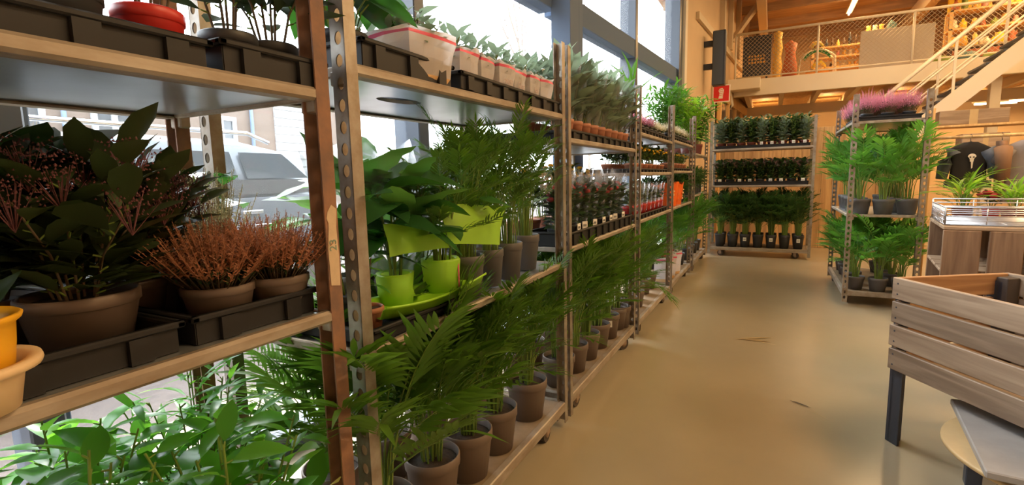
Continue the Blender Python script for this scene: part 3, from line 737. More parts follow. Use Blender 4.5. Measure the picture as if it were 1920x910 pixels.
# top shelf: striped paper sleeves on trays
tray(-1.09, 1.145, sh2(1.145) + .004, .42, .40, .07, 'black tray at the left end below the paper sleeves')
tray(-1.09, 1.80, sh2(1.80) + .008, .42, .84, .055, 'long black tray under the striped paper sleeves')
def bag(wx, wy, h, seed):
    random.seed(900 + seed); rows = [(0, .78), (.12, .86), (.45, .96), (.70, 1.0), (.86, 1.04), (.925, 1.05), (1.0, 1.08)]
    b = MB(); n = 16; ph = U(0, 6)
    def ring(z, s_, i):
        out = []
        for k in range(n):
            a = 2 * PI * k / n + PI / 4 * 0; c, q = math.cos(a), math.sin(a)
            e = 1 / max(abs(c), abs(q)); e = e * .75 + .25
            j = 1 + .035 * math.sin(3 * a + i * 1.9 + ph) + U(-.015, .015)
            out.append((wx * s_ * c * e * j, wy * s_ * q * e * j, z * h))
        return out
    R = [ring(z, s_, i) for i, (z, s_) in enumerate(rows)]
    R[-1] = [(x, y, z + U(-.006, .008)) for x, y, z in R[-1]]
    for i in range(len(R) - 1):
        m = 'paper_pink' if i == 4 else ('paper_kraft' if i == 0 else 'paper_white')
        b.raw(R[i] + R[i + 1], [(k, (k + 1) % n, n + (k + 1) % n, n + k) for k in range(n)], m, False)
    b.poly(R[0][::-1], 'paper_white')
    return b
fo = shrub('smallg', .19, 7, 7, [], .05, .055, False, 41, .4)
BAGS = [[P('paper_sleeve', bag(.062, .058, .135, k))] + fo for k in range(3)]
BIG = [P('paper_sleeve', bag(.085, .105, .135, 7))] + shrub('smallg', .20, 10, 8, [], .05, .09, False, 42, .4)
txt = [text_mesh(s_, .034, 'paper_print') for s_ in ('oom', 'Glor', 'lea')]
zb = .055 + .012
ys = [1.24, 1.465, 1.60, 1.735, 1.865, 1.995, 2.12]
for i, y in enumerate(ys):
    z = sh2(y) + (.0725 + .006 if i == 0 else .0152)
    z = sh2(y) + .0145 if i else sh2(y) + .0125
    TT = BIG if i == 0 else BAGS[i % 3]
    o = place(TT, 'wrapped_plant', ('widest plant in a white paper sleeve with pink stripe, front row' if i == 0 else '%s white paper sleeve with pink stripe, front row after the widest one' % ORD[i - 1]), 'wrapped plant', (-.965 + U(-.008, .008), y, z), U(-.12, .12), 'striped paper sleeves in the front row')
    if i in (3, 4, 5):
        ob('lettering', txt[i - 3], o, TR(.0635, 0, .07) @ RZ(PI / 2) @ RX(PI / 2 - .06))
for i, y in enumerate([1.22, 1.46, 1.62, 1.77, 1.92, 2.08]):
    place(BAGS[(i + 1) % 3], 'wrapped_plant', '%s white paper sleeve from the left in the back row' % ORD[i], 'wrapped plant', (-1.16, y, sh2(y) + .0145), U(-.5, .5), 'striped paper sleeves in the back row', 1.06)
T = shrub('rubber', .30, 10, 3, pot_parts(.07, .10, 'pot_dark'), .10, .14, True, 45, .6, .003, 'stem', (-.3, .2), fs=.75)
place(T, 'leafy_plant', 'dark long-stalked leafy plant left of the paper sleeves', 'plant', (-1.02, 1.02, sh2(1.02) + .0125), .8)
# mid shelf
def mid2(y): return .83 + math.sin(.012) * (y - 1.565) + .0015
tray(-1.10, 1.14, mid2(1.14) + .003, .42, .42, .04, 'black tray under the lime-wrapped pots')
zm = mid2(1.2) + .0125
# calatheas in clear sleeves
def calathea(seed, n, h, pot, ph, key='cala', fs=1.0, sl=True):
    random.seed(1100 + seed); T = list(pot); st = MB()
    for i in range(n):
        az = i * 2.4 + U(-.4, .4); hz = h * (.45 + .55 * (i + .5) / n); r = U(.03, .09)
        a = V((.01 * math.cos(az), .01 * math.sin(az), ph * .85)); c = V((r * math.cos(az), r * math.sin(az), hz * .8))
        st.tube([a, a.lerp(c, .5) - V((math.cos(az), math.sin(az), 0)) * .01, c], [.0035, .003, .002], 'stem', 5, cap=False)
        M = Matrix.Translation(c) @ RZ(az) @ RY(-U(.35, 1.15)) @ RX(U(-.4, .4)) @ Matrix.Scale(U(.75, 1.05) * fs, 4)
        T.append(('leaf', LF[key + '_m'][i % 3], M, None, None))
    T.append(P('stems', st))
    if sl: T.append(P('clear_sleeve', sleeve_mb(.06, .15, h * .92, 'cellophane', 16, .10, seed, ph * .3), I4, 'clear cellophane sleeve'))
    return T
pC = pot_parts(.07, .12, 'pot_brown')
for i, (x, y, n, s_) in enumerate(((-1.20, 1.20, 10, .92), (-1.06, 1.22, 9, .85), (-1.26, 1.36, 12, .96), (-1.22, 1.56, 11, .96), (-1.10, 1.42, 10, .9))):
    place(calathea(i, n, .60, pC, .12), 'calathea', 'big-leaved calathea in clear cellophane, %s from the left' % ORD[i], 'plant', (x, y, mid2(y) + (.0125 if y < 1.3 else .004)), i * 1.9, 'calatheas in clear sleeves', s_)
# lime-wrapped pots with flared paper
def limewrap(r, h, seed, fl):
    b = MB(); random.seed(1200 + seed); n = 20; ph = U(0, 6)
    b.lathe([(.001, 0), (r * .8, 0), (r * .9, h * .45), (r, h * .55), (r * .94, h * .62), (r * 1.05, h * .95), (r * 1.0, h), (r * .8, h * .97)], 'lime_wrap', n, (0, 0, 0), True, lambda i, a: .04 * math.sin(5 * a + i + ph) + .025 * math.sin(9 * a - i * 2))
    return b
def flap(a, bq, c, d, bulge, m='lime_wrap', n=6):
    b = MB(); A, B, C, D = V(a), V(bq), V(c), V(d); nrm = (B - A).cross(D - A).normalized(); vs = []
    for i in range(n + 1):
        for j in range(n + 1):
            u, v = i / n, j / n; p = A.lerp(B, u).lerp(D.lerp(C, u), v)
            vs.append(p + nrm * (bulge * math.sin(PI * u) * math.sin(PI * (v * .7 + .15)) + .004 * math.sin(u * 9 + v * 5)))
    b.raw(vs, [(i * (n + 1) + j, (i + 1) * (n + 1) + j, (i + 1) * (n + 1) + j + 1, i * (n + 1) + j + 1) for i in range(n) for j in range(n)], m, True)
    return b
rb = shrub('rubber', .40, 4, 5, [], .12, .07, True, 52, .40, .005, 'stem', (-.1, .4))
t = place(rb, 'wrapped_plant', 'broad-leaved plant in lime paper wrap, left one on the lime tray', 'wrapped plant', (-1.005, 1.165, zm), 2.1, 'lime-wrapped plants')
ob('paper_wrap', limewrap(.055, .135, 1, 0), t)
f = ob('wrap_flap', flap((.07, -.10, .20), (.085, .17, .19), (.06, .19, .25), (.03, -.07, .29), .03), t, RZ(-2.1)); f['label'] = 'lime paper flap standing up'
pf = palm('fine', .52, 14, [], .13, False, .5, .08, 61)
t = place(pf, 'wrapped_plant', 'feathery plant in lime paper wrap, right one on the lime tray', 'wrapped plant', (-.965, 1.345, zm), .2, 'lime-wrapped plants')
ob('paper_wrap', limewrap(.062, .155, 2, 0), t)
f = ob('wrap_flap', flap((.055, -.03, .205), (.075, .27, .165), (.055, .355, .30), (.025, -.03, .335), .025), t, RZ(-.2)); f['label'] = 'big lime paper flap'
b = MB(); b.box((.0625, -.004, .04), (.0645, .004, .15), 'paper_pink'); ob('ribbon', b, t)
# lime plastic tray, curled
b = MB(); n = 12; vs = []; 
for i in range(n + 1):
    u = i / n; y = -.22 + .44 * u; zc = .028 * (abs(u - .35) ** 1.6) * 2.2
    for (x, z) in ((-.085, .030), (-.075, .026), (-.065, .004), (.055, .000), (.068, .026), (.082, .032), (.080, .036)):
        vs.append((x * (1 - .25 * abs(u - .5)), y, z + zc))
b.raw(vs, [(i * 7 + j, i * 7 + j + 1, (i + 1) * 7 + j + 1, (i + 1) * 7 + j) for i in range(n) for j in range(6)], 'lime_plastic', True)
o = ob('lime_tray', b); o.location = (-.945, 1.225, zm + .045 - .012); o.rotation_euler = (0, .05, -.12)
sol = o.modifiers.new('thick', 'SOLIDIFY'); sol.thickness = .003
tag(o, 'bright lime green curved plastic tray holding the wrapped pots', 'tray')
T = shrub('lance', .22, 3, 5, pot_parts(.045, .07, 'pot_terracotta'), .07, .05, True, 55, .4, fs=.6)
place(T, 'leafy_plant', 'small narrow-leaved plant in terracotta pot beside the second trolley post', 'plant', (-.975, 1.01, zm), .4)
T = shrub('rubber', .40, 3, 4, pot_parts(.055, .09, 'pot_dark'), .09, .10, True, 56, .3, .005, 'stem', (-.3, .5))
place(T, 'rubber_plant', 'dark rubber plant with thick glossy leaves behind the terracotta pot', 'plant', (-1.08, 1.05, zm), 1.0)
# slender palms in tall grey pots
pG = pot_parts(.058, .145, 'pot_grey')
pG2 = pot_parts(.066, .15, 'pot_grey')
for i, (x, y, pp, s_) in enumerate(((-.955, 1.485, pG2, 1.0), (-.965, 1.665, pG, 1.0), (-.955, 1.805, pG, 1.05), (-.985, 2.02, pG2, 1.05), (-1.14, 1.72, pG2, 1.0), (-1.20, 1.98, pG2, 1.0), (-1.31, 2.12, pG2, 1.0))):
    T = palm('fine', .60, 34, pp, .15, True, .7, .08, 70 + i, .0022)
    if i == 2: T = with_tag(T, .0, .0, .0) and T + [('price_tag', TAG, TR(.053, -.012, .07) @ RZ(PI / 2 - .25) @ Matrix.Scale(1.1, 4), 'white price tag with bars', None)]
    lab = ('slender feathery palm in tall grey pot with price tag' if i == 2 else 'slender feathery palm in tall grey pot, %s in the %s row' % (ORD[i] if i < 4 else ORD[i - 4], 'front' if i < 4 else 'back'))
    place(T, 'palm', lab, 'palm', (x, y, mid2(y) + .004), i, 'slender palms in grey pots', s_)
# bottom deck palms
pP = pot_parts(.095, .185, 'pot_brown')
bots = [(-1.00, 1.05, 'big'), (-1.0, 1.30, 'big'), (-.985, 1.50, 'mid'), (-.985, 1.71, 'mid'), (-.985, 2.02, 'mid'), (-1.26, 1.10, 'mid'), (-1.26, 1.36, 'big'), (-1.26, 1.62, 'mid'), (-1.26, 1.90, 'mid'), (-1.27, 2.12, 'mid')]
for i, (x, y, k) in enumerate(bots):
    T = palm(k, .62 if k == 'big' else .64, 20 if k == 'big' else 26, pP, .185, True, .55, .10, 90 + i, .004)
    place(T, 'palm', 'feathery palm in brown pot under the lime-wrapped plants, %s row, %s from the left' % ('front' if i < 5 else 'back', ORD[i % 5]), 'palm', (x, y, BASE), i * .9, 'palms on the second trolley bottom deck')

# ---------------------------------------------------------------- third trolley (terracotta row)
TOP3 = 1.4315
tray(-1.12, 2.975, TOP3, .48, 1.26, .05, 'long dark tray under the terracotta pot row', m='tray_plastic')
pT = pot_parts(.058, .10, 'pot_terracotta')
OR = []
for k in range(3):
    T = shrub('orchid', .38, 8, 7, pT, .10, .085, False, 120 + k, .05, .003, 'stem', (.5, 1.1))
    T = T + [P('clear_sleeve', sleeve_mb(.05, .10, .37, 'cellophane', 14, .12, 20 + k, .04), I4, 'clear cellophane sleeve')]
    OR.append(T)
for r_ in range(2):
    for i in range(9):
        place(OR[(i + r_) % 3], 'sleeved_plant', '%s grey-green plant in terracotta pot from the left, %s row' % (ORD[i], 'front' if r_ == 0 else 'back'), 'plant', (-.955 if r_ == 0 else -1.17, 2.43 + i * .136, TOP3 + .0065), i * 1.1 + r_, 'grey-green plants in terracotta pots', 1.0)
MID3 = .8965
tray(-1.01, 2.97, MID3, .26, 1.26, .075, 'long black tray under the clear-sleeved roses')
pS = pot_parts(.052, .09, 'pot_dark')
RO = []
for k in range(3):
    T = shrub('small', .31, 10, 11, pS, .09, .06, False, 130 + k, .05, .002, 'stem', (0, .8), ('blooms', blooms('bloom_red', .02), 'dark red rose blooms'), fs=1.4)
    T = T + [P('clear_sleeve', sleeve_mb(.05, .095, .37, 'cellophane', 14, .12, 30 + k, .03), I4, 'clear cellophane sleeve'), ('price_tag', TAG, TR(.062, -.02, .055) @ RZ(PI / 2 - .4) @ Matrix.Scale(1.15, 4), 'small white price tag', None)]
    RO.append(T)
for i in range(8):
    place(RO[i % 3], 'sleeved_rose', '%s potted red rose in clear sleeve from the left' % ORD[i], 'rose', (-.985, 2.42 + i * .155, MID3 + .0065), U(-.3, .3), 'sleeved roses on the third trolley', 1.0)
pY = pot_parts(.06, .10, 'pot_terracotta')
YF = [shrub('small', .40, 12, 10, pY, .10, .09, False, 140 + k, .25, .002, 'stem', (0, .8), ('blooms', blooms('bloom_yellow', .016), 'yellow blooms')) for k in range(2)]
for i in range(7):
    place(YF[i % 2], 'flowering_plant', '%s yellow-flowered plant from the left behind the sleeved roses' % ORD[i], 'plant', (-1.24, 2.44 + i * .18, MID3 + .004), i, 'yellow flowers behind the roses', 1.1)
pD = pot_parts(.085, .16, 'pot_brown')
PM = [palm('mid', .66, 27, pD, .16, False, .55, .11, 150 + k, .004) for k in range(4)]
PMt = [T + [('price_tag', TAG, TR(.088, 0, .09) @ RZ(PI / 2) @ Matrix.Scale(1.2, 4), 'small white price tag', None)] for T in PM]
for r_ in range(2):
    for i in range(6):
        place((PMt if i in (1, 4) and r_ == 0 else PM)[(i + r_) % 4], 'palm', 'leafy palm below the sleeved roses, %s from the left, %s row' % (ORD[i], 'front' if r_ == 0 else 'back'), 'palm', (-.985 if r_ == 0 else -1.25, 2.42 + i * .222, BASE), i * 1.3 + r_, 'palms on the third trolley bottom deck', U(.95, 1.05))
# long drooping frond out over the aisle
# ---------------------------------------------------------------- fourth trolley (pink heather)
pHd = pot_parts(.05, .07, 'pot_dark')
HP = [heather('heather_pink', .20, pHd, .07, 60, .085, 10 + k, fl=14, fsz=.0065) for k in range(2)]
HW = [heather('heather_white', .18, pHd, .07, 55, .085, 14 + k, fl=14, fsz=.007, base_m='leaf_palm_dark') for k in range(2)]
TOP4 = 1.5615
tray(-1.12, 4.45, TOP4, .46, 1.24, .045, 'long black tray under pink heather of the fourth trolley')
for r_ in range(2):
    for i in range(7):
        pink = i < 4
        place((HP if pink else HW)[i % 2], 'heather', '%s %s heather from the left on the fourth trolley, %s row' % (ORD[i if pink else i - 4], 'pink' if pink else 'pale', 'front' if r_ == 0 else 'back'), 'heather', (-.97 if r_ == 0 else -1.18, 3.93 + i * .172, TOP4 + .0065), i, 'heathers on the fourth trolley')
SEC4 = 1.2665
tray(-1.10, 4.45, SEC4, .40, 1.24, .035, 'shallow black tray under terracotta pots with orange flowers')
YS = [shrub('small', .22, 9, 8, pot_parts(.055, .07, 'pot_terracotta'), .07, .075, False, 160 + k, .25, .002, 'stem', (0, .8), ('blooms', blooms('bloom_yellow', .014), 'orange-yellow blooms')) for k in range(2)]
for r_ in range(2):
    for i in range(7):
        place(YS[(i + r_) % 2], 'flowering_plant', '%s orange-flowered plant from the left, %s row, fourth trolley' % (ORD[i], 'front' if r_ == 0 else 'back'), 'plant', (-.975 if r_ == 0 else -1.16, 3.92 + i * .175, SEC4 + .0065), i, 'orange flowers on the fourth trolley')
THI4 = .9065
tray(-1.10, 4.45, THI4, .40, 1.24, .04, 'long black tray under the bright red pots')
RP = []
for k in range(2):
    T = shrub('small', .20, 9, 8, pot_parts(.06, .10, 'pot_red'), .10, .07, False, 170 + k, .25, .002, 'stem', (0, .8))
    RP.append(T + [P('clear_sleeve', sleeve_mb(.058, .085, .26, 'cellophane', 14, .08, 40 + k, .04), I4, 'clear cellophane sleeve')])
for i in range(7):
    place(RP[i % 2], 'sleeved_plant', '%s green plant in bright red pot from the left, clear sleeve' % ORD[i], 'plant', (-.985, 3.92 + i * .172, THI4 + .0065), i, 'red pots on the fourth trolley')
for i in range(5):
    place(PM[i % 4], 'palm', '%s leafy palm from the left below the red pots, %s row' % (ORD[i], 'front'), 'palm', (-1.0 if i < 2 else -1.05, 3.95 + i * .25, BASE), i * 1.7, 'palms on the fourth trolley bottom deck', .9)
# frond reaching into the aisle
t = thing('palm', 'palm with a long frond drooping over the aisle floor', 'palm', (-.97, 3.60 - .02, BASE), 0)
for n_, me, M, lb_, pi_ in pot_parts(.085, .16, 'pot_brown'): ob(n_, me, t, M)
b = MB(); b.tube([(.0, 0, .14), (.05, .02, .30), (.12, .05, .36)], [.004, .0035, .003], 'stem', 5); ob('stems', b, t)
ob('frond', FRM['big'][1], t, TR(.12, .05, .36) @ RZ(.55) @ RY(.15)); ob('frond', FRM['mid'][0], t, TR(.02, .02, .34) @ RZ(-.6) @ RY(-.5)); ob('frond', FRM['mid'][1], t, TR(.02, .0, .34) @ RZ(1.8) @ RY(-.7))

# ---------------------------------------------------------------- fifth trolley (white heather, orange bags)
TOP5 = 1.5865
tray(-1.10, 5.87, TOP5, .42, 1.24, .04, 'long black tray under the white heathers')
for r_ in range(2):
    for i in range(6):
        place(HW[i % 2], 'heather', '%s white heather from the left on the fifth trolley, %s row' % (ORD[i], 'front' if r_ == 0 else 'back'), 'heather', (-.97 if r_ == 0 else -1.16, 5.36 + i * .2, TOP5 + .0065), i, 'white heathers on the fifth trolley', 1.1)
SEC5 = 1.2815
BR = [shrub('tiny', .20, 14, 16, pot_parts(.06, .08, 'pot_terracotta'), .08, .09, False, 180 + k, .2, .0015, 'stem_brown', (0, .9), ('blooms', blooms('bloom_yellow', .009), 'tiny orange blooms')) for k in range(2)]
tray(-1.08, 5.87, SEC5, .38, 1.24, .035, 'shallow black tray on the fifth trolley second shelf')
for i in range(6):
    place(BR[i % 2], 'flowering_plant', '%s bushy orange-dotted plant from the left, above the orange bags' % ORD[i], 'plant', (-.98, 5.36 + i * .2, SEC5 + .0065), i, 'bushy plants on the fifth trolley')
def bag2(wx, wy, h, seed):
    random.seed(950 + seed); b = MB(); n = 18; rows = 6; R = []
    for i in range(rows + 1):
        z = h * i / rows; s_ = .82 + .25 * (i / rows)
        R.append([(wx * s_ * (math.cos(2 * PI * k / n) * 1.05) * (1 + U(-.04, .04)), wy * s_ * math.sin(2 * PI * k / n) * (1 + U(-.05, .05)), z + (U(-.02, .02) if i == rows else U(-.004, .004) if i else 0)) for k in range(n)])
    for i in range(rows): b.raw(R[i] + R[i + 1], [(k, (k + 1) % n, n + (k + 1) % n, n + k) for k in range(n)], 'bag_orange', False)
    b.poly(R[0][::-1], 'bag_orange'); return b
THI5 = .9115
BGS = [[P('bag', bag2(.10, .14, .24, k)), P('foliage', shrub('small', .28, 6, 6, [], .1, .08, False, 190 + k, .3)[-1][1]), P('printed_band', (lambda q: (q.box((.103, -.05, .06), (.106, .03, .075), 'paper_kraft'), q.box((.106, -.03, .12), (.109, .04, .14), 'paper_kraft'), q.box((.107, -.01, .16), (.111, .05, .172), 'paper_kraft'), q)[-1])(MB()), I4, 'pale print')] for k in range(2)]
for i, y in enumerate((5.35, 5.66, 5.97)):
    place(BGS[i % 2], 'shopping_bag', '%s bright orange plastic bag of plants from the left' % ORD[i], 'bag', (-1.0, y, THI5 + .001), U(-.2, .2), 'orange bags on the fifth trolley')
FE = [shrub('fern', .30, 16, 14, pot_parts(.06, .10, 'pot_dark'), .10, .12, False, 200 + k, .15, .0015, 'stem', (0, .8)) for k in range(2)]
FEt = [T + [('price_tag', TAG, TR(.065, 0, .05) @ RZ(PI / 2) @ Matrix.Scale(1.5, 4), 'small white price tag', None)] for T in FE]
for i, y in enumerate((6.22, 6.42)):
    place(FEt[i % 2], 'fern', 'dark fern in black pot right of the orange bags, %s' % ('left one' if i == 0 else 'right one'), 'fern', (-1.0, y, THI5 + .001), i, 'ferns beside the orange bags')
for i, y in enumerate((5.34, 5.62, 5.9, 6.2, 6.42)):
    place(FE[i % 2], 'fern', '%s dark fern from the left behind the orange bags' % ORD[i], 'fern', (-1.24, y, THI5 + .001), i * 2, 'ferns behind the orange bags', 1.0)
LPm = [palm('light', .68, 18, pot_parts(.08, .15, 'pot_dark'), .15, False, .55, .13, 210 + k, .004) for k in range(4)]
for i, (x, y) in enumerate(((-1.27, 5.36), (-1.27, 5.68), (-1.27, 6.0), (-1.05, 6.2), (-1.0, 6.42))):
    place(LPm[i % 4], 'palm', '%s bright green palm from the left under the orange bags' % ORD[i], 'palm', (x, y, BASE), i, 'palms on the fifth trolley bottom deck', .98)
wbag = [P('paper_sleeve', bag(.09, .08, .26, 21)), P('blooms', blooms('bloom_red', .03)([V((0, 0, .27)), V((.03, .03, .28))])), P('foliage', shrub('smallg', .33, 7, 6, [], .15, .08, False, 220, .4)[-1][1])]
for i, y in enumerate((5.34, 5.56, 5.80)):
    place(wbag, 'wrapped_plant', '%s white and red wrapped plant from the left on the fifth trolley deck' % ORD[i], 'wrapped plant', (-.98, y, BASE + .001), i * 2.0, 'wrapped plants on the fifth trolley deck')

# ---------------------------------------------------------------- last window trolley (tall bushes)
TOP6 = 1.5015
pR = pot_parts(.11, .19, 'pot_redbrown')
BU = [shrub('bush', .98, 26, 24, pR, .19, .30, False, 230 + k, .12, .004, 'stem', (-.1, .8), fs=1.2) for k in range(3)]
BB = shrub('broadlime', .84, 20, 18, pR, .19, .26, False, 234, .12, .004, 'stem', (-.1, .8), fs=1.0)
for i, (x, y, T, d_) in enumerate(((-1.28, 6.86, BU[0], 'tall bamboo-leaved bush'), (-1.0, 7.02, BB, 'tall broad-leaved bush'), (-1.22, 7.40, BU[1], 'tall narrow-leaved bush'), (-.98, 7.62, BU[2], 'tall drooping bush in red-brown pot'))):
    place(T, 'bushy_plant', '%s on the last window trolley top, %s from the left' % (d_, ORD[i]), 'plant', (x, y, TOP6 + .001), i * 1.2, 'tall bushes on the last window trolley', (1.0, .95, 1.0, .85)[i])
# two strap-leaved plants at the window behind the heathers
ST = shrub('strap', .75, 6, 3, pot_parts(.08, .12, 'pot_dark'), .12, .05, False, 240, .2, .008, 'stem', (.6, 1.2))
place(ST, 'strap_plant', 'strap-leaved plant standing among the white heathers', 'plant', (-1.34, 5.35, TOP5 + .0015), .3, None, .95)
MID6 = .9815
for r_ in range(2):
    for i in range(5):
        place(FEt[(i + r_) % 2], 'fern', '%s dark fern from the left on the last window trolley, %s row' % (ORD[i], 'front' if r_ == 0 else 'back'), 'fern', (-.97 if r_ == 0 else -1.2, 6.78 + i * .25, MID6 + .001), i * 1.5, 'ferns on the last window trolley', 1.15)
for r_ in range(2):
    for i in range(4):
        place(LPm[(i + r_) % 4], 'palm', '%s green palm from the left below the ferns, %s row' % (ORD[i], 'front' if r_ == 0 else 'back'), 'palm', (-.98 if r_ == 0 else -1.25, 6.82 + i * .31, BASE), i * 1.1, 'palms on the last window trolley deck', 1.05)

# ---------------------------------------------------------------- trolley across the far end
FZ = (1.6015, 1.0615)
tray(-.16, 8.43, FZ[0], 1.24, .46, .05, 'long black tray under terracotta pots on the far-end trolley')
tray(-.16, 8.43, FZ[1], 1.24, .46, .06, 'long black tray under the tagged mauve plants')
pF = pot_parts(.058, .085, 'pot_redbrown')
GF = [shrub('smallg', .46, 11, 12, pF, .085, .085, False, 250 + k, .02, .002, 'stem', (0, .9), fs=1.6) for k in range(2)]
GD = [shrub('small', .45, 11, 12, pF, .085, .085, False, 255 + k, .02, .002, 'stem', (0, .9), fs=1.7) for k in range(2)]
HM = [shrub('small', .38, 12, 12, pot_parts(.058, .09, 'pot_dark'), .09, .085, False, 260 + k, .02, .002, 'stem', (0, .9), fs=1.5, top= ('flower_heads', panicles('heather_mauve', .03), 'dull mauve flower heads')) for k in range(2)]
ft = lambda T, s_=1.3: T + [('price_tag', TAG, TR(0, -.064, .04) @ Matrix.Scale(s_, 4), 'small white price tag', None)]
for r_ in range(2):
    for i in range(9):
        x = -.70 + i * .136; y = 8.28 if r_ == 0 else 8.47
        T = (GD if (i + r_) % 2 else GF)[i % 2]
        place(ft(T) if (i in (4, 5, 6, 7, 8) and r_ == 0) else T, 'leafy_plant', '%s leafy plant from the left on the far-end trolley top, %s row' % (ORD[i], 'front' if r_ == 0 else 'back'), 'plant', (x, y, FZ[0] + .0065), i if r_ else 0, 'leafy plants on top of the far-end trolley')
        T = HM[(i + r_) % 2]
        place(ft(T, 1.5) if (i % 3 != 1 and r_ == 0) else T, 'flowering_plant', '%s mauve-topped plant from the left, middle of the far-end trolley, %s row' % (ORD[i], 'front' if r_ == 0 else 'back'), 'plant', (x, y, FZ[1] + .0065), i if r_ else 0, 'mauve plants on the far-end trolley')
DP = [palm('dark', .80, 34, pot_parts(.075, .20, 'pot_dark'), .20, False, .55, .10, 270 + k, .004) for k in range(3)]
for r_ in range(2):
    for i in range(7):
        T = DP[(i + r_) % 3]
        place((T + [('price_tag', TAG, TR(0, -.078, .10) @ Matrix.Scale(1.5, 4), 'small white price tag', None)]) if (i in (2, 4, 6) and r_ == 0) else T, 'palm', '%s dark palm from the left on the far-end trolley deck, %s row' % (ORD[i], 'front' if r_ == 0 else 'back'), 'palm', (-.68 + i * .175, 8.29 if r_ == 0 else 8.52, BASE), i * 1.4 if r_ else 0, 'dark palms on the far-end trolley')

# ---------------------------------------------------------------- right-hand trolley
TOPR = 1.6815
tray(.905, 6.17, TOPR, .46, 1.24, .045, 'black tray under the purple heather on the right-hand trolley')
HPr = [heather('heather_pink', .31, pHd, .07, 60, .13, 20 + k, fl=24, fsz=.006, base_m='leaf_palm_dark') for k in range(2)]
for r_ in range(3):
    for i in range(7):
        place(HPr[(i + r_) % 2], 'heather', '%s purple heather from the near end, %s row, right-hand trolley' % (ORD[i], ('left', 'middle', 'right')[r_]), 'heather', (.745 + r_ * .155, 5.64 + i * .172, TOPR + .0065), i * 1.3, 'purple heathers on the right-hand trolley')
pN = pot_parts(.085, .14, 'pot_grey')
RPm = [palm('light', .64, 17, pN, .14, True, .55, .11, 290 + k, .004) for k in range(4)]
RPj = [palm('light', .64, 17, pN, .14, False, .55, .11, 295 + k, .004) for k in range(3)]
for lv, z in enumerate((.8465, BASE)):
    for i in range(5):
        for r_ in range(2 if i else 3):
            x = (.745, 1.06)[r_] if i else (.735, .905, 1.085)[r_]
            y = 5.62 + i * .255 - (0.04 if not i and r_ == 1 else 0)
            near = i == 0 or r_ == 0
            place((RPm if near else RPj)[(i + r_ + lv) % 4 if near else (i + r_) % 3], 'palm', 'grey-potted palm, %s of right-hand trolley, %s, %s from the front' % ('middle shelf' if lv == 0 else 'bottom deck', ('left side', 'right side' if i else 'middle', 'right side')[r_], ORD[i]), 'palm', (x, y, z), i * 1.3 + r_ * 2 + lv, 'palms on the right-hand trolley', 1.0 if lv == 0 else .9)

# ---------------------------------------------------------------- planter, crates, basket, low table (right foreground)
u_ = V((.53, -.848, 0)).normalized(); v_ = V((.848, .53, 0)).normalized()
PM_ = Matrix(((u_.x, v_.x, 0, .495), (u_.y, v_.y, 0, 2.72), (0, 0, 1, 0), (0, 0, 0, 1)))
t = thing('wooden_planter', 'raised wooden planter box on dark steel legs, right foreground', 'planter'); t.matrix_world = PM_
LX, LY, zt_, ph_ = 1.05, .56, .775, .095
for i in range(4):
    z1 = zt_ - i * (ph_ + .012); z0 = z1 - ph_
    for (a, c, m) in (((0, 0), (LX, .022), 'wood_planter'), ((0, LY - .022), (LX, LY), 'wood_planter'), ((0, .022), (.022, LY - .022), 'wood_planter_y'), ((LX - .022, .022), (LX, LY - .022), 'wood_planter_y')):
        b = MB(); b.bbox((a[0] + (.004 * (i % 2) if m == 'wood_planter' else 0), a[1], z0), (c[0], c[1], z1), m, .003)
        pl = ob('plank', b, t)
        if m == 'wood_planter' and a[1] == 0:
            s_ = MB()
            for q in (.25, .75): s_.tube([(.03, -.0012, z0 + ph_ * q), (.03, .002, z0 + ph_ * q)], .004, 'dark_metal', 8, smooth=False)
            ob('screw', s_, pl)
b = MB(); b.box((.022, .022, .365), (LX - .022, LY - .022, .376), 'wood_planter'); ob('floor_board', b, t)
for (x, y) in ((.0, .03), (LX - .09, .024), (.0, LY - .085), (LX - .09, LY - .085)):
    b = MB(); b.bbox((x - (.012 if x < .1 else 0), y, 0), (x + .012, y + .06, zt_ - .03), 'dark_metal', .002); b.bbox((x, y, 0), (x + .055, y + .012, zt_ - .03), 'dark_metal', .002); ob('leg', b, t)
b = MB(); b.bbox((.024, LY - .085, .376), (.075, LY - .024, zt_ - .012), 'dark_brown0', .003); ob('corner_block', b, t)
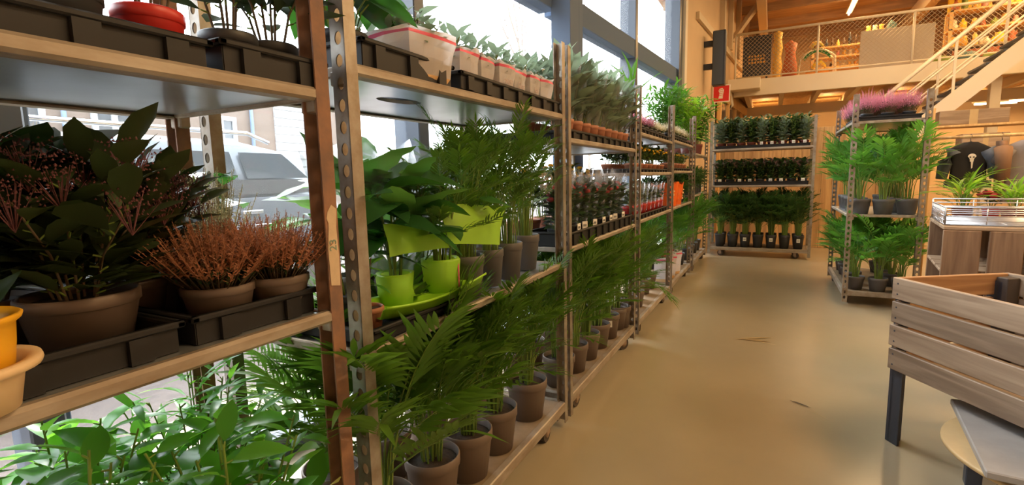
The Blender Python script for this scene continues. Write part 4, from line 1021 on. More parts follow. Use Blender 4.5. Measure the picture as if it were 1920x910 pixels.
# crates
def crate(label, near, a, bdir, lx, ly, z0, z1, shelf=True):
    a = V((*a, 0)).normalized(); bd = V((*bdir, 0)).normalized(); h = z1 - z0
    t = thing('wooden_crate', label, 'crate'); t.matrix_world = Matrix(((a.x, bd.x, 0, near[0]), (a.y, bd.y, 0, near[1]), (0, 0, 1, z0), (0, 0, 0, 1)))
    n = 5; wdt = lx / n
    for i in range(n):      # long side boards, upright
        for y in (0, ly - .018):
            b = MB(); b.bbox((i * wdt + .008 * (i > 0) + (.012 if i == 1 else 0), y, .0), ((i + 1) * wdt - .008, y + .018, h - .019), 'wood_crate', .003); ob('board', b, t)
    for i in range(3):      # top and bottom boards
        for zz in ((h - .018, h), (0.0, .016)):
            if zz[0] == 0: y0, y1 = .02 + i * (ly - .04) / 3 + .006, .02 + (i + 1) * (ly - .04) / 3 - .006
            else: y0, y1 = i * ly / 3 + .004, (i + 1) * ly / 3 - .004
            b = MB(); b.bbox((0, y0, zz[0]), (lx, y1, zz[1]), 'wood_crate_x', .003); ob('board', b, t)
    if shelf:
        for i in range(3):
            b = MB(); b.bbox((.0, .02 + i * (ly - .04) / 3 + .01, h * .5), (lx, .02 + (i + 1) * (ly - .04) / 3 - .01, h * .5 + .016), 'wood_crate_x', .003); ob('shelf_board', b, t)
        for y in (.019, ly - .058):
            b = MB(); b.bbox((lx * .5, y, .017), (lx * .5 + .02, y + .04, h - .02), 'wood_crate', .003); ob('batten', b, t)
    return t
crate('wooden crate open at its left side, under the wire basket', (.765, 3.17), (1, -.12), (.12, 1), .75, .56, .50, .965)
crate('lower wooden crate supporting the one with the wire basket', (.97, 3.25), (1, -.12), (.12, 1), .52, .44, .0, .499, False)
# wire basket: each wire a rod of the panel
t = thing('wire_basket', 'chrome wire basket lying on top of the wooden crate', 'basket'); a = V((1, -.12, 0)).normalized(); bd = V((.12, 1, 0)).normalized()
t.matrix_world = Matrix(((a.x, bd.x, 0, .775), (a.y, bd.y, 0, 3.20), (0, 0, 1, .967), (0, 0, 0, 1)))
def wire_panel(name, p0, du, dv, nu, nv, r=.0028, rim=.0042):
    b = MB(); p0, du, dv = V(p0), V(du), V(dv)
    for i in range(nu + 1): b.tube([p0 + du * (i / nu), p0 + du * (i / nu) + dv], rim if i in (0, nu) else r, 'wire', 5)
    for j in range(nv + 1): b.tube([p0 + dv * (j / nv), p0 + dv * (j / nv) + du], rim if j in (0, nv) else r, 'wire', 5)
    return ob(name, b, t)
wire_panel('wire_bottom', (.0, .0, .005), (.70, 0, 0), (0, .50, 0), 3, 26)
wire_panel('wire_side', (.0, .0, .005), (.46, 0, 0), (0, 0, .085), 3, 4); wire_panel('wire_side', (.54, .0, .005), (.16, 0, 0), (0, 0, .085), 1, 4)
wire_panel('wire_side', (.0, .50, .005), (.70, 0, 0), (0, 0, .105), 4, 5)
wire_panel('wire_end', (.0, .0, .005), (0, .50, 0), (0, 0, .085), 9, 4); wire_panel('wire_end', (.70, .0, .005), (0, .50, 0), (0, 0, .085), 9, 4)
# low table: grey slab over a tan round disc on steel legs
t = thing('low_table', 'low table with grey slab top over a tan round panel, bottom right', 'table')
ex = V((.99, -.10, 0)).normalized(); ey = V((.10, .99, 0)).normalized()
t.matrix_world = Matrix(((ex.x, ey.x, 0, .625), (ex.y, ey.y, 0, 1.955), (0, 0, 1, 0), (0, 0, 0, 1)))
b = MB(); b.bbox((0, 0, .29), (.60, .60, .315), 'grey_top', .004); ob('slab_top', b, t)
b = MB(); b.lathe([(.001, .255), (.36, .255), (.365, .26), (.365, .268), (.36, .272), (.001, .272)], 'tan_wood', 48, (.30, .30, 0)); ob('round_panel', b, t)
for x, y in ((.05, .05), (.5, .05), (.05, .5), (.5, .5)):
    b = MB(); b.bbox((x, y, 0), (x + .05, y + .05, .29), 'dark_metal', .003); ob('leg', b, t)

# ---------------------------------------------------------------- clothes rail, plants and shelf behind the crates
t = thing('clothes_rail', 'wooden clothes rail on posts right of the palm trolley', 'clothes rail', (0, 0, 0))
b = MB(); b.tube([(1.40, 6.75, 1.56), (3.0, 6.55, 1.56)], .016, 'wood_shelf', 10); ob('bar', b, t)
for x, y in ((1.46, 6.742), (2.95, 6.556)):
    b = MB(); b.tube([(x, y, 0), (x, y, 1.56)], .016, 'wood_shelf', 8); b.bbox((x - .03, y - .25, 0), (x + .03, y + .25, .03), 'wood_shelf', .003); ob('upright', b, t)
def garment(name, label, x, body, m_body, m_sleeve, rz=0.0, w_=.24, L=.46, cuff=None):
    y = 6.75 - (x - 1.4) * .125
    t = thing(name, label, 'clothing', (x, y, 1.56), rz, 'clothes on the rail')
    b = MB(); N = 10; prof = [(.0, .06), (.03, .12), (.06, w_ * .95), (.14, w_ * .84), (.28, w_ * .82), (.42, w_ * .86), (L, w_ * .90)]
    vs = []; fs = []
    for (d, hw) in prof:
        for k in range(N):
            a = 2 * PI * k / N; vs.append((hw * math.cos(a), (.035 + .012 * math.sin(d * 20 + k)) * math.sin(a), -.055 - d))
    for i in range(len(prof) - 1):
        for k in range(N): fs.append((i * N + k, i * N + (k + 1) % N, (i + 1) * N + (k + 1) % N, (i + 1) * N + k))
    b.raw(vs, fs, m_body, True); bo = ob('body', b, t)
    for s_ in (-1, 1):
        b = MB(); b.tube([(s_ * w_ * .75, 0, -.13), (s_ * w_ * 1.08, 0, -.25), (s_ * w_ * 1.22, -.01, -.42 if cuff else -.28)], [.07, .06, .045], m_sleeve, 10); ob('sleeve', b, t)
    b = MB(); b.tube([V(RZ(-rz) @ V(p)) for p in ((0, -.025, 0), (0, -.019, .02), (0, 0, .027), (0, .019, .02), (0, .025, 0), (0, .014, -.02), (0, 0, -.03), (0, 0, -.05))], .003, 'dark_metal', 6); b.tube([(-w_ * .8, 0, -.11), (0, 0, -.05), (w_ * .8, 0, -.11)], .006, 'dark_metal', 6); ob('hanger', b, t)
    return t
t = garment('sweater', 'black sweater with denim sleeves and a white skull print', 1.77, None, 'cloth_black', 'cloth_denim', .1, .18, .44, True)
b = MB()
def flat(b, pts, y, m): b.poly([(x, y, z) for x, z in pts], m)
sk_ = [(.034 * math.cos(2 * PI * k / 16) * (1 if math.sin(2 * PI * k / 16) > -.3 else .75), .030 * math.sin(2 * PI * k / 16) - .20) for k in range(16)]
for dy in (0,):
    flat(b, sk_, -.060, 'sign_white')
    flat(b, [(-.018, -.222), (.018, -.222), (.014, -.25), (-.014, -.25)], -.060, 'sign_white')
    flat(b, [(-.006, -.25), (.012, -.25), (.010, -.31), (0, -.32)], -.060, 'sign_white')
    for s_ in (-1, 1): flat(b, [(s_ * .014 + .008 * math.cos(2 * PI * k / 10), -.205 + .008 * math.sin(2 * PI * k / 10)) for k in range(10)], -.0606, 'cloth_black')
o = ob('skull_print', b, t); o['label'] = 'white skull print'
b = MB(); b.box((-.175, -.05, -.51), (.175, .05, -.44), 'cloth_denim'); ob('hem_panel', b, t)
garment('jacket', 'brown jacket hanging between the black sweater and grey shirts', 2.0, None, 'cloth_brown', 'cloth_brown', 1.4, .16, .50, True)
garment('t_shirt', 'grey T-shirt with small white print on the clothes rail', 2.19, None, 'cloth_grey', 'cloth_grey', -.05, .19, .60)
garment('t_shirt', 'second grey T-shirt at the right edge of the clothes rail', 2.50, None, 'cloth_grey', 'cloth_grey', 1.3, .19, .58)
# display table with plants under the clothes
t = thing('display_table', 'dark wooden display table carrying strap-leaved plants', 'table', (1.75, 5.15, 0), -.1)
b = MB(); b.bbox((-.55, -.35, .80), (.75, .35, .84), 'wood_crate_x', .005); ob('table_top', b, t)
for x, y in ((-.5, -.3), (.65, -.3), (-.5, .25), (.65, .25)):
    b = MB(); b.bbox((x, y, 0), (x + .06, y + .06, .80), 'wood_crate', .004); ob('leg', b, t)
SL = shrub('straplime', .26, 7, 3, pot_parts(.07, .11, 'pot_redbrown'), .11, .04, True, 300, .2, .004, 'stem', (.3, 1.0))
SL2 = shrub('straplime', .22, 14, 4, pot_parts(.08, .11, 'pot_redbrown'), .11, .10, True, 301, .2, .003, 'stem', (.4, 1.2), fs=.7)
place(SL, 'strap_plant', 'yellow-green arching strap-leaved plant left of the black sweater', 'plant', (1.36, 5.2, .841), .3)
place(SL2, 'strap_plant', 'spiky yellow-green plant below the black sweater', 'plant', (1.62, 5.05, .841), 1.0)
place(SL2, 'strap_plant', 'spiky yellow-green plant at the right edge, under the grey shirts', 'plant', (1.98, 5.1, .841), 2.0, None, .8)
rpk = shrub('small', .22, 8, 7, pot_parts(.06, .09, 'pot_red'), .09, .08, False, 302, .3, .002, 'stem', (0, .8), ('blooms', blooms('bloom_red', .03), 'red blooms'))
place(rpk, 'flowering_plant', 'red-flowered plant below the grey T-shirt', 'plant', (2.15, 5.3, .841), 0)
place(rpk, 'flowering_plant', 'red-flowered plant between the two spiky plants', 'plant', (1.58, 5.36, .841), 1)
T = palm('fine', .60, 18, pot_parts(.09, .16, 'pot_redbrown'), .16, False, .4, .14, 305, fs=1.2)
place(T, 'palm', 'feathery olive palm left of the black sweater', 'palm', (1.62, 6.15, .62), 0)
t = thing('plant_stool', 'dark stool under the olive palm', 'stool', (1.62, 6.15, 0))
b = MB(); b.lathe([(.001, .58), (.16, .58), (.165, .60), (.16, .619), (.001, .619)], 'wood_crate', 20); ob('seat', b, t)
for k in range(3):
    b = MB(); b.tube([(.10 * math.cos(k * 2.1), .10 * math.sin(k * 2.1), .58), (.16 * math.cos(k * 2.1), .16 * math.sin(k * 2.1), 0)], .015, 'wood_crate', 8); ob('leg', b, t)
# wall shelf of boxes behind the clothes
t = thing('wooden_shelf', 'open wooden shelf of boxes behind the clothes rail', 'shelf', (2.9, 9.4, 0), -.05)
for z in (.5, 1.0, 1.5, 1.85):
    b = MB(); b.bbox((-.9, -.2, z - .03), (1.3, .2, z), 'wood_shelf', .004); ob('shelf_board', b, t)
for x in (-.9, .2, 1.26):
    for y in (-.2, .16):
        b = MB(); b.bbox((x, y, 0), (x + .04, y + .04, 2.1), 'wood_shelf', .004); ob('upright', b, t)
def carton(x, y, z, sx, sy, sz, label, m='wood_crate_x', rz=0):
    b = MB(); b.bbox((-sx / 2, -sy / 2, 0), (sx / 2, sy / 2, sz), m, .006); b.box((-sx * .06, -sy / 2 - .001, 0), (sx * .06, sy / 2 + .001, sz + .001), 'tan_wood')
    o = ob('carton', b); o.location = (x, y, z); o.rotation_euler = (0, 0, rz); return tag(o, label, 'box')
carton(2.45, 9.4, 1.851, .75, .3, .2, 'long brown carton on the shelf above the black sweater')
carton(3.15, 9.4, 1.851, .16, .24, .3, 'narrow brown box standing on the shelf right of the long carton')
carton(3.38, 9.38, 1.851, .14, .24, .25, 'dark narrow box at the shelf right end', 'cloth_brown')
carton(2.6, 9.4, 1.501, .5, .3, .22, 'brown carton on the second shelf behind the sweater')
carton(3.4, 9.4, 1.501, .5, .3, .18, 'wide brown carton on the second shelf behind the shirts')

# ---------------------------------------------------------------- gallery (mezzanine), railing, stairs
b = MB(); b.box((-.85, 12.75, 3.16), (8.8, 18, 3.28), 'wood_warm'); gal = struct('trim_4', b)
b = MB(); b.bbox((-.85, 12.68, 2.95), (8.8, 12.78, 3.30), 'cream_paint', .005); ob('fascia', b, gal)
jb = MB(); jb.bbox((-.05, 12.8, 2.98), (.05, 17.9, 3.16), 'beam_cream', .004); jb = jb.mesh('joist')
for k in range(12): ob('joist', jb, gal, (-.6 + k * .72, 0, 0))
b = MB(); b.bbox((-.8, 15.2, 2.74), (8.7, 15.4, 2.98), 'beam_cream', .006); ob('cross_beam', b, gal)
for x in (3.72, 6.8):
    b = MB(); b.bbox((x - .08, 12.95, 0), (x + .08, 13.11, 2.95), 'cream_paint', .006); ob('column', b, gal)
b = MB(); b.bbox((-.95, 12.3, 3.05), (-.3, 12.68, 3.28), 'cream_paint', .01); b.tube([(-.9, 12.5, 3.05), (-.85, 12.5, 2.75), (-1.0, 12.5, 2.55)], [.03, .03, .03], 'cream_paint', 8); ob('bracket', b, gal)
t = thing('gallery_railing', 'cream steel railing with chain-link mesh along the gallery edge', 'railing', (0, 12.72, 3.30))
b = MB(); b.tube([(-.83, 0, 1.0), (4.0, 0, 1.0)], .028, 'cream_paint', 10); ob('top_rail', b, t)
b = MB(); b.tube([(-.83, 0, .06), (4.0, 0, .06)], .014, 'cream_paint', 8); ob('bottom_rail', b, t)
for x in (-.83, .75, 2.35, 4.0):
    b = MB(); b.tube([(x, 0, 0), (x, 0, 1.0)], .022, 'cream_paint', 8); ob('post', b, t)
b = MB(); s_ = .085
def diag(b, x0, x1, z0, z1, sgn):
    k = x0 - (z1 - z0)
    while k < x1 + (z1 - z0):
        pts = []
        a0, a1 = (k, z0), (k + sgn * (z1 - z0), z1)
        lo, hi = 0.0, 1.0; dx = a1[0] - a0[0]
        if dx > 0: lo = max(lo, (x0 - a0[0]) / dx); hi = min(hi, (x1 - a0[0]) / dx)
        else: lo = max(lo, (x1 - a0[0]) / dx); hi = min(hi, (x0 - a0[0]) / dx)
        if hi > lo: b.tube([(a0[0] + dx * lo, 0, z0 + (z1 - z0) * lo), (a0[0] + dx * hi, 0, z0 + (z1 - z0) * hi)], .004, 'mesh_wire', 3, cap=False)
        k += s_
diag(b, -.83, 4.0, .06, 1.0, 1); diag(b, -.83, 4.0, .06, 1.0, -1)
o = ob('chain_link', b, t); o['kind'] = 'stuff'
# stairs rising to the right in front of the gallery
t = thing('staircase', 'cream steel staircase rising right to the gallery', 'staircase', (0, 0, 0))
sl = .93; zb_ = lambda x: 1.90 + (x - 2.33) * sl
for y in (11.0, 11.95):
    b = MB(); x0, x1 = .6, 3.85
    vs = [(x, y + dy, zb_(x) + dz) for x in (x0, x1) for dy in (0, .05) for dz in (0, .34)]
    b.raw(vs, [(0, 1, 5, 4), (2, 6, 7, 3), (0, 4, 6, 2), (1, 3, 7, 5), (0, 2, 3, 1), (4, 5, 7, 6)], 'cream_paint'); ob('stringer', b, t)
    b = MB(); ht = 1.18
    b.tube([(.7, y + .025, zb_(.7) + ht), (3.85, y + .025, zb_(3.85) + ht)], .026, 'cream_paint', 8); ob('handrail', b, t)
    for q in (.62, .88):
        b = MB(); b.tube([(.7, y + .025, zb_(.7) + q), (3.85, y + .025, zb_(3.85) + q)], .016, 'cream_paint', 8); ob('mid_rail', b, t)
    for x in (.75, 1.8, 2.62, 3.5):
        b = MB(); b.bbox((x - .02, y + .01, zb_(x) + .25), (x + .02, y + .04, zb_(x) + ht), 'cream_paint', .004); ob('baluster', b, t)
k = 0
x = .75
while x < 3.8:
    z = zb_(x) + .24; b = MB(); b.bbox((x - .13, 11.05, z), (x + .13, 11.95, z + .04), 'dark_metal', .004); ob('tread', b, t); x += .2
# wall-mounted things
t = thing('wall_unit', 'tall dark grey box unit fixed on the wall above the red sign', 'wall unit', (-.92, 10.1, 2.83))
b = MB(); b.bbox((-.12, -.10, 0), (.10, .10, .95), 'dark_metal', .012); ob('casing', b, t)
b = MB(); b.box((-.11, -.102, .01), (.06, -.1005, .94), 'frame'); ob('front_panel', b, t)
b = MB(); b.bbox((-.30, -.04, .3), (-.12, .04, .4), 'dark_metal', .005); b.bbox((-.30, -.04, .7), (-.12, .04, .8), 'dark_metal', .005); ob('bracket', b, t)
t = thing('red_sign', 'red square sign with a white symbol below the dark wall unit', 'sign', (-.945, 10.85, 2.64))
b = MB(); b.bbox((-.16, 0, -.01), (.16, .012, .32), 'sign_white', .003); ob('backing_plate', b, t)
b = MB(); b.box((-.14, -.002, .01), (.14, .001, .30), 'sign_red'); ob('red_field', b, t)
b = MB()
flat(b, [(-.05, .06), (.03, .06), (.03, .10), (.05, .22), (.02, .26), (-.03, .25), (-.05, .21), (-.03, .16)], -.003, 'sign_white')
for i in range(4): flat(b, [(-.04, .11 + i * .035), (.035, .125 + i * .035), (.035, .133 + i * .035), (-.04, .118 + i * .035)], -.0035, 'sign_red')
ob('white_symbol', b, t)
b = MB(); b.bbox((-.17, .012, -2.62), (-.11, .06, .34), 'plaster_white', .004); ob('post', b, t)

# ---------------------------------------------------------------- goods up on the gallery
GZ = 3.285
def rack(label, x, y, wdt, h, levels, m='wood_shelf', d=.4):
    t = thing('wooden_rack', label, 'shelf', (x, y, GZ)); bs = []
    for sx in (0, wdt - .06):
        for sy in (0, d - .05):
            b = MB(); b.bbox((sx, sy, 0), (sx + .06, sy + .05, h), m, .004); ob('upright', b, t)
    for i in range(levels):
        z = .12 + (h - .16) * i / (levels - 1); b = MB(); b.bbox((0, 0, z), (wdt, d, z + .04), m, .004); ob('shelf_board', b, t); bs.append(GZ + z + .041)
    return bs
def bottle(x, y, z, r, h, m, label, cat='bottle', group=None, shape=0):
    b = MB()
    if shape == 0: b.lathe([(.001, 0), (r, 0), (r, h * .6), (r * .4, h * .78), (r * .4, h), (.001, h)], m, 10)
    elif shape == 1: b.lathe([(.001, 0), (r * .6, 0), (r, h * .45), (r * .75, h * .8), (r * .85, h), (.001, h * .97)], m, 12)
    else: b.lathe([(.001, 0), (r * .8, 0), (r, h * .3), (r * .55, h * .62), (r * .7, h * .8), (r * .2, h), (.001, h)], m, 8)
    o = ob(cat.replace(' ', '_'), b); o.location = (x, y, z); return tag(o, label, cat, group)
mat('amber', (0.75, 0.38, 0.06), 0.35); mat('honey', (0.85, 0.55, 0.12), 0.5); mat('brick', (0.42, 0.12, 0.05), 0.6); mat('dark_brown', (0.07, 0.035, 0.02), 0.5)
mat('olive', (0.22, 0.30, 0.06), 0.6); mat('teal', (0.10, 0.18, 0.18), 0.6); mat('pale', (0.80, 0.70, 0.52), 0.5); mat('pink', (0.75, 0.30, 0.25), 0.6); mat('green_cloth', (0.03, 0.18, 0.05), 0.9); mat('yellow', (0.9, 0.6, 0.03), 0.5)
# black board at left
t = thing('chalkboard', 'dark board with amber lettering at the gallery left end', 'board', (-.42, 13.05, GZ))
b = MB(); b.bbox((-.28, 0, .12), (.30, .03, 1.02), 'dark_metal', .006); ob('board', b, t)
b = MB(); random.seed(5)
for r_ in range(3):
    for k in range(6): b.box((-.16 + k * .06, -.003, .42 + r_ * .07), (-.16 + k * .06 + U(.02, .045), 0, .42 + r_ * .07 + .04), 'amber')
ob('lettering_rows', b, t)
for x in (-.22, .2):
    b = MB(); b.bbox((x, .03, 0), (x + .04, .25, .04), 'dark_metal', .004); b.bbox((x, .03, 0), (x + .04, .06, .9), 'dark_metal', .004); ob('foot', b, t)
# tall patterned post
b = MB(); b.lathe([(.001, 0), (.10, 0), (.08, .2), (.11, .4), (.08, .6), (.11, .8), (.08, 1.0), (.10, 1.15), (.001, 1.2)], 'honey', 14); o = ob('carved_column', b); o.location = (.0, 13.6, GZ); tag(o, 'honey-coloured carved wooden column beside the dark board', 'column')
b = MB(); b.lathe([(.001, 0), (.13, 0), (.16, .3), (.1, .7), (.14, .9), (.001, 1.0)], 'brick', 14); o = ob('floor_vase', b); o.location = (.27, 13.8, GZ); tag(o, 'tall brick-red floor vase right of the carved column', 'vase')
# arched stand with green cloth
t = thing('arched_stand', 'arched metal stand draped with dark green cloth', 'stand', (.78, 13.3, GZ))
arc = [(-.33 + .66 * k / 12, 0, .45 + .17 * math.sin(PI * k / 12)) for k in range(13)]
b = MB(); b.tube([(-.36, 0, 0)] + arc + [(.36, 0, 0)], .025, 'pale', 8); b.tube([(-.36, .3, 0)] + [(x, .3, z) for x, _, z in arc] + [(.36, .3, 0)], .025, 'pale', 8); ob('arch', b, t)
b = MB(); vs = [(x * .75, y, z + .03) for x, _, z in arc for y in (-.02, .32)]; b.raw(vs, [(2 * i, 2 * i + 1, 2 * i + 3, 2 * i + 2) for i in range(12)], 'green_cloth', True)
vs = [(x * .75, -.021, z + .03 - dz) for x, _, z in arc for dz in (0, .09)]; b.raw(vs, [(2 * i, 2 * i + 1, 2 * i + 3, 2 * i + 2) for i in range(12)], 'green_cloth', True); ob('cloth', b, t)
b = MB(); b.bbox((-.2, .02, .16), (.25, .28, .20), 'wood_shelf', .004); ob('shelf_board', b, t)
b = MB(); b.tube([(.0, 0, 0), (.06, 0, .10), (.16, 0, .12), (.22, 0, .06), (.26, 0, -.01)], [.03, .04, .045, .035, .02], 'yellow', 10); o = ob('yellow_ornament', b); o.location = (.70, 13.42, GZ + .24); tag(o, 'curved yellow ornament lying inside the arched stand', 'ornament')
b = MB(); b.tube([(0, 0, 0.04), (.05, 0, .12), (.14, 0, .14), (.2, 0, .09), (.24, 0, .03)], [.05, .05, .03, .03, .015], 'honey', 10); o = ob('yellow_ornament', b); o.location = (.66, 13.42, GZ + .655); tag(o, 'curved honey-yellow ornament on top of the green cloth', 'ornament')
# rack with bottles
lv = rack('low wooden rack carrying a row of dark bottles on top', .72, 14.3, 1.05, .86, 4)
for k in range(8):
    bottle(.80 + k * .115, 14.48, GZ + .861, .032 if k != 5 else .04, (.2, .18, .2, .22, .16, .19, .30, .22)[k], ('dark_brown', 'dark_brown', 'dark_metal', 'dark_brown', 'honey', 'dark_brown', 'dark_metal', 'dark_brown')[k], '%s bottle from the left on the low gallery rack' % ORD[k], 'bottle', 'bottles on the gallery rack')
for k in range(5):
    bottle(1.15 + k * .12, 14.48, lv[2], .045, .14, ('pale', 'pink', 'honey', 'pale', 'amber')[k], '%s small pot from the left on the bottle rack second shelf' % ORD[k], 'pot', 'small pots on the bottle rack', 1)
    bottle(1.15 + k * .12, 14.48, lv[1], .045, .11, ('dark_brown', 'honey', 'pale', 'honey', 'amber')[k], '%s small pot from the left on the bottle rack third shelf' % ORD[k], 'pot', 'small pots on the bottle rack', 1)
lv = rack('narrow honey wood rack left of the grey panel', 1.78, 14.2, .58, 1.02, 4)
for k in range(3):
    bottle(1.83 + k * .12, 14.4, lv[3], .055, .2, ('honey', 'pale', 'amber')[k], '%s jug from the left on top of the narrow rack' % ORD[k], 'jug', 'jugs on the narrow rack', 1)
    bottle(1.90 + k * .16, 14.4, lv[1], .045, .15, ('pink', 'amber', 'brick')[k], '%s figurine from the left inside the narrow rack' % ORD[k], 'figurine', 'figurines on the narrow rack', 2)
b = MB(); b.bbox((-.08, -.10, 0), (.08, .10, .2), 'teal', .02); b.lathe([(.07, .2), (.03, .24), (.03, .26), (.001, .26)], 'teal', 10); o = ob('lantern', b); o.location = (2.30 + .12, 14.6, lv[3]); tag(o, 'dark square lantern behind the narrow rack top', 'lantern')
o.location = (2.255, 14.40, lv[3])
# grey panel behind the mesh
b = MB(); b.bbox((0, 0, 0), (1.22, .03, .78), 'panel_grey', .004); o = ob('grey_panel', b); o.location = (1.52, 12.98, GZ + .03); tag(o, 'plain grey panel leaning behind the railing mesh', 'panel')
# right side: cluttered racks, dresser
lv = rack('wide honey wood rack crowded with ornaments, right of the grey panel', 3.25, 14.3, 1.4, 1.30, 4)
random.seed(77)
cols = ['honey', 'amber', 'pale', 'brick', 'pink', 'yellow', 'olive', 'dark_brown']
names = ['vase', 'jug', 'figurine', 'bowl', 'jar']
for r_, z in enumerate(lv):
    for k in range(8):
        m = cols[(k * 3 + r_) % 8]; nm = names[(k + r_) % 5]; cn = {'amber': 'amber', 'honey': 'honey-coloured', 'pale': 'pale', 'brick': 'brick-red', 'pink': 'pink', 'yellow': 'yellow', 'olive': 'olive', 'dark_brown': 'dark brown'}[m]
        bottle(3.36 + k * .165, 14.45 + .06 * (k % 2), z, U(.05, .075), U(.14, .24), m, '%s %s, %s from the left on %s shelf of the crowded rack' % (cn, nm, ORD[k], ('the bottom', 'the second', 'the third', 'the top')[r_]), nm, 'ornaments on the crowded rack', (k + r_) % 3)
t = thing('sideboard', 'dark brown sideboard in front of the crowded rack', 'sideboard', (3.05, 13.45, GZ))
b = MB(); b.bbox((0, 0, .12), (1.7, .4, .34), 'dark_brown', .01); ob('body', b, t); b = MB(); b.bbox((-.03, -.03, .34), (1.73, .43, .38), 'wood_crate_x', .006); ob('top', b, t)
for x in (.03, 1.61):
    for y in (.03, .33):
        b = MB(); b.bbox((x, y, 0), (x + .05, y + .05, .12), 'dark_brown', .004); ob('leg', b, t)
for x in (.08, .62, 1.16):
    b = MB(); b.bbox((x, -.012, .15), (x + .48, 0, .31), 'brick', .004); d_ = ob('drawer', b, t); b = MB(); b.tube([(x + .24, -.012, .23), (x + .24, -.035, .23)], .014, 'honey', 8); ob('knob', b, d_)
for k in range(9):
    m = ('honey', 'amber', 'honey', 'pale', 'yellow', 'brick', 'honey', 'pale', 'amber')[k]
    bottle(3.14 + k * .185, 13.62, GZ + .381, .085 if k % 3 == 1 else .06, .17 + .05 * (k % 3), m, '%s ornament from the left on the dark sideboard' % ORD[k], 'ornament', 'ornaments on the dark sideboard', k % 3)
def cushion(x, y, z, s_, m, label):
    b = MB(); b.lathe([(.001, 0), (.13, .01), (.17, .08), (.13, .15), (.001, .17)], m, 14, (0, 0, 0), True, lambda i, a: .1 * math.cos(4 * a)); o = ob('cushion', b); o.location = (x, y, z); o.scale = (s_, s_, s_); tag(o, label, 'cushion')
cushion(2.86, 13.15, GZ, 1.1, 'olive', 'olive green cushion on the gallery floor beside the grey panel')
cushion(3.66, 13.13, GZ, .85, 'olive', 'mossy green cushion on the gallery floor below the sideboard')
cushion(4.0, 13.12, GZ, 1.0, 'leaf_lime', 'bright lime green cushion on the gallery floor behind the stairs')
b = MB(); b.lathe([(.001, 0), (.2, .0), (.22, .12), (.15, .2), (.001, .22)], 'teal', 16); o = ob('pouf', b); o.location = (3.27, 13.16, GZ); tag(o, 'dark teal pouf between the green cushions', 'pouf')
b = MB(); b.bbox((0, 0, 0), (1.6, .05, .55), 'yellow', .01); o = ob('yellow_banner', b); o.location = (3.3, 14.75, GZ + 1.33); tag(o, 'bright yellow banner above the crowded rack', 'banner')
for o_, z in ((o, 0),): pass
b = MB(); b.bbox((-.02, 0, 0), (.02, .04, 1.34), 'wood_shelf', .003); ob('pole', b, o, (.1, .06, -1.33)); b = MB(); b.bbox((-.02, 0, 0), (.02, .04, 1.34), 'wood_shelf', .003); ob('pole', b, o, (1.5, .06, -1.33))
# timber wall with planks behind the far-end trolley
t = thing('plank_partition', 'warm wooden plank partition behind the far-end trolley', 'partition', (-.75, 9.55, 0))
pk = MB(); pk.bbox((0, 0, 0), (.142, .03, 1.95), 'wood_warm', .004); pk = pk.mesh('plank')
for k in range(18): ob('plank', pk, t, (k * .146, .004 * (k % 2), 0))
b = MB(); b.bbox((0, .035, .3), (2.62, .075, .4), 'wood_warm', .004); b.bbox((0, .035, 1.6), (2.62, .075, 1.7), 'wood_warm', .004); ob('batten', b, t)
for x in (.1, 1.3, 2.45):
    b = MB(); b.bbox((x, .075, 0), (x + .07, .5, .07), 'wood_warm', .004); b.bbox((x, .075, 0), (x + .07, .14, 1.9), 'wood_warm', .004); ob('brace', b, t)
# ceiling struts over the gallery
b = MB(); b.tube([(-.95, 13.2, 4.3), (-.35, 13.4, CEIL - .2)], .07, 'beam_cream', 4, smooth=False); struct('trim_5', b)

# ---------------------------------------------------------------- litter on the floor
def litter(x, y, L, W, m, label, rz, name='dry_leaf'):
    b = MB(); b.leaf(V((0, 0, .004)), V((1, 0, 0)), Z1, L, W, m, .25, .01, 5); o = ob(name, b); o.location = (x, y, 0); o.rotation_euler = (0, 0, rz); tag(o, label, 'leaf')
litter(.13, 3.02, .12, .010, 'cloth_black', 'thin black dry leaf on the aisle floor', -.5)
litter(.20, 2.95, .16, .003, 'leaf_tan', 'thin pale straw beside the black dry leaf', -.75)
t = thing('dry_frond', 'flat dry brown palm frond on the aisle floor', 'frond', (-.20, 4.02, .002), .55)
b = MB(); b.leaf(V((0, 0, .003)), V((1, 0, 0)), Z1, .30, .035, 'leaf_tan', .1, .005, 5); ob('leaf', b, t)
b = MB(); b.leaf(V((.03, 0, .003)), V((1, -.5, 0)), Z1, .22, .03, 'leaf_tan', .1, .005, 5); ob('leaf', b, t)
b = MB(); b.leaf(V((.12, -.06, .003)), V((.8, -.9, 0)), Z1, .16, .008, 'leaf_tan', .1, .005, 4); ob('leaf', b, t)

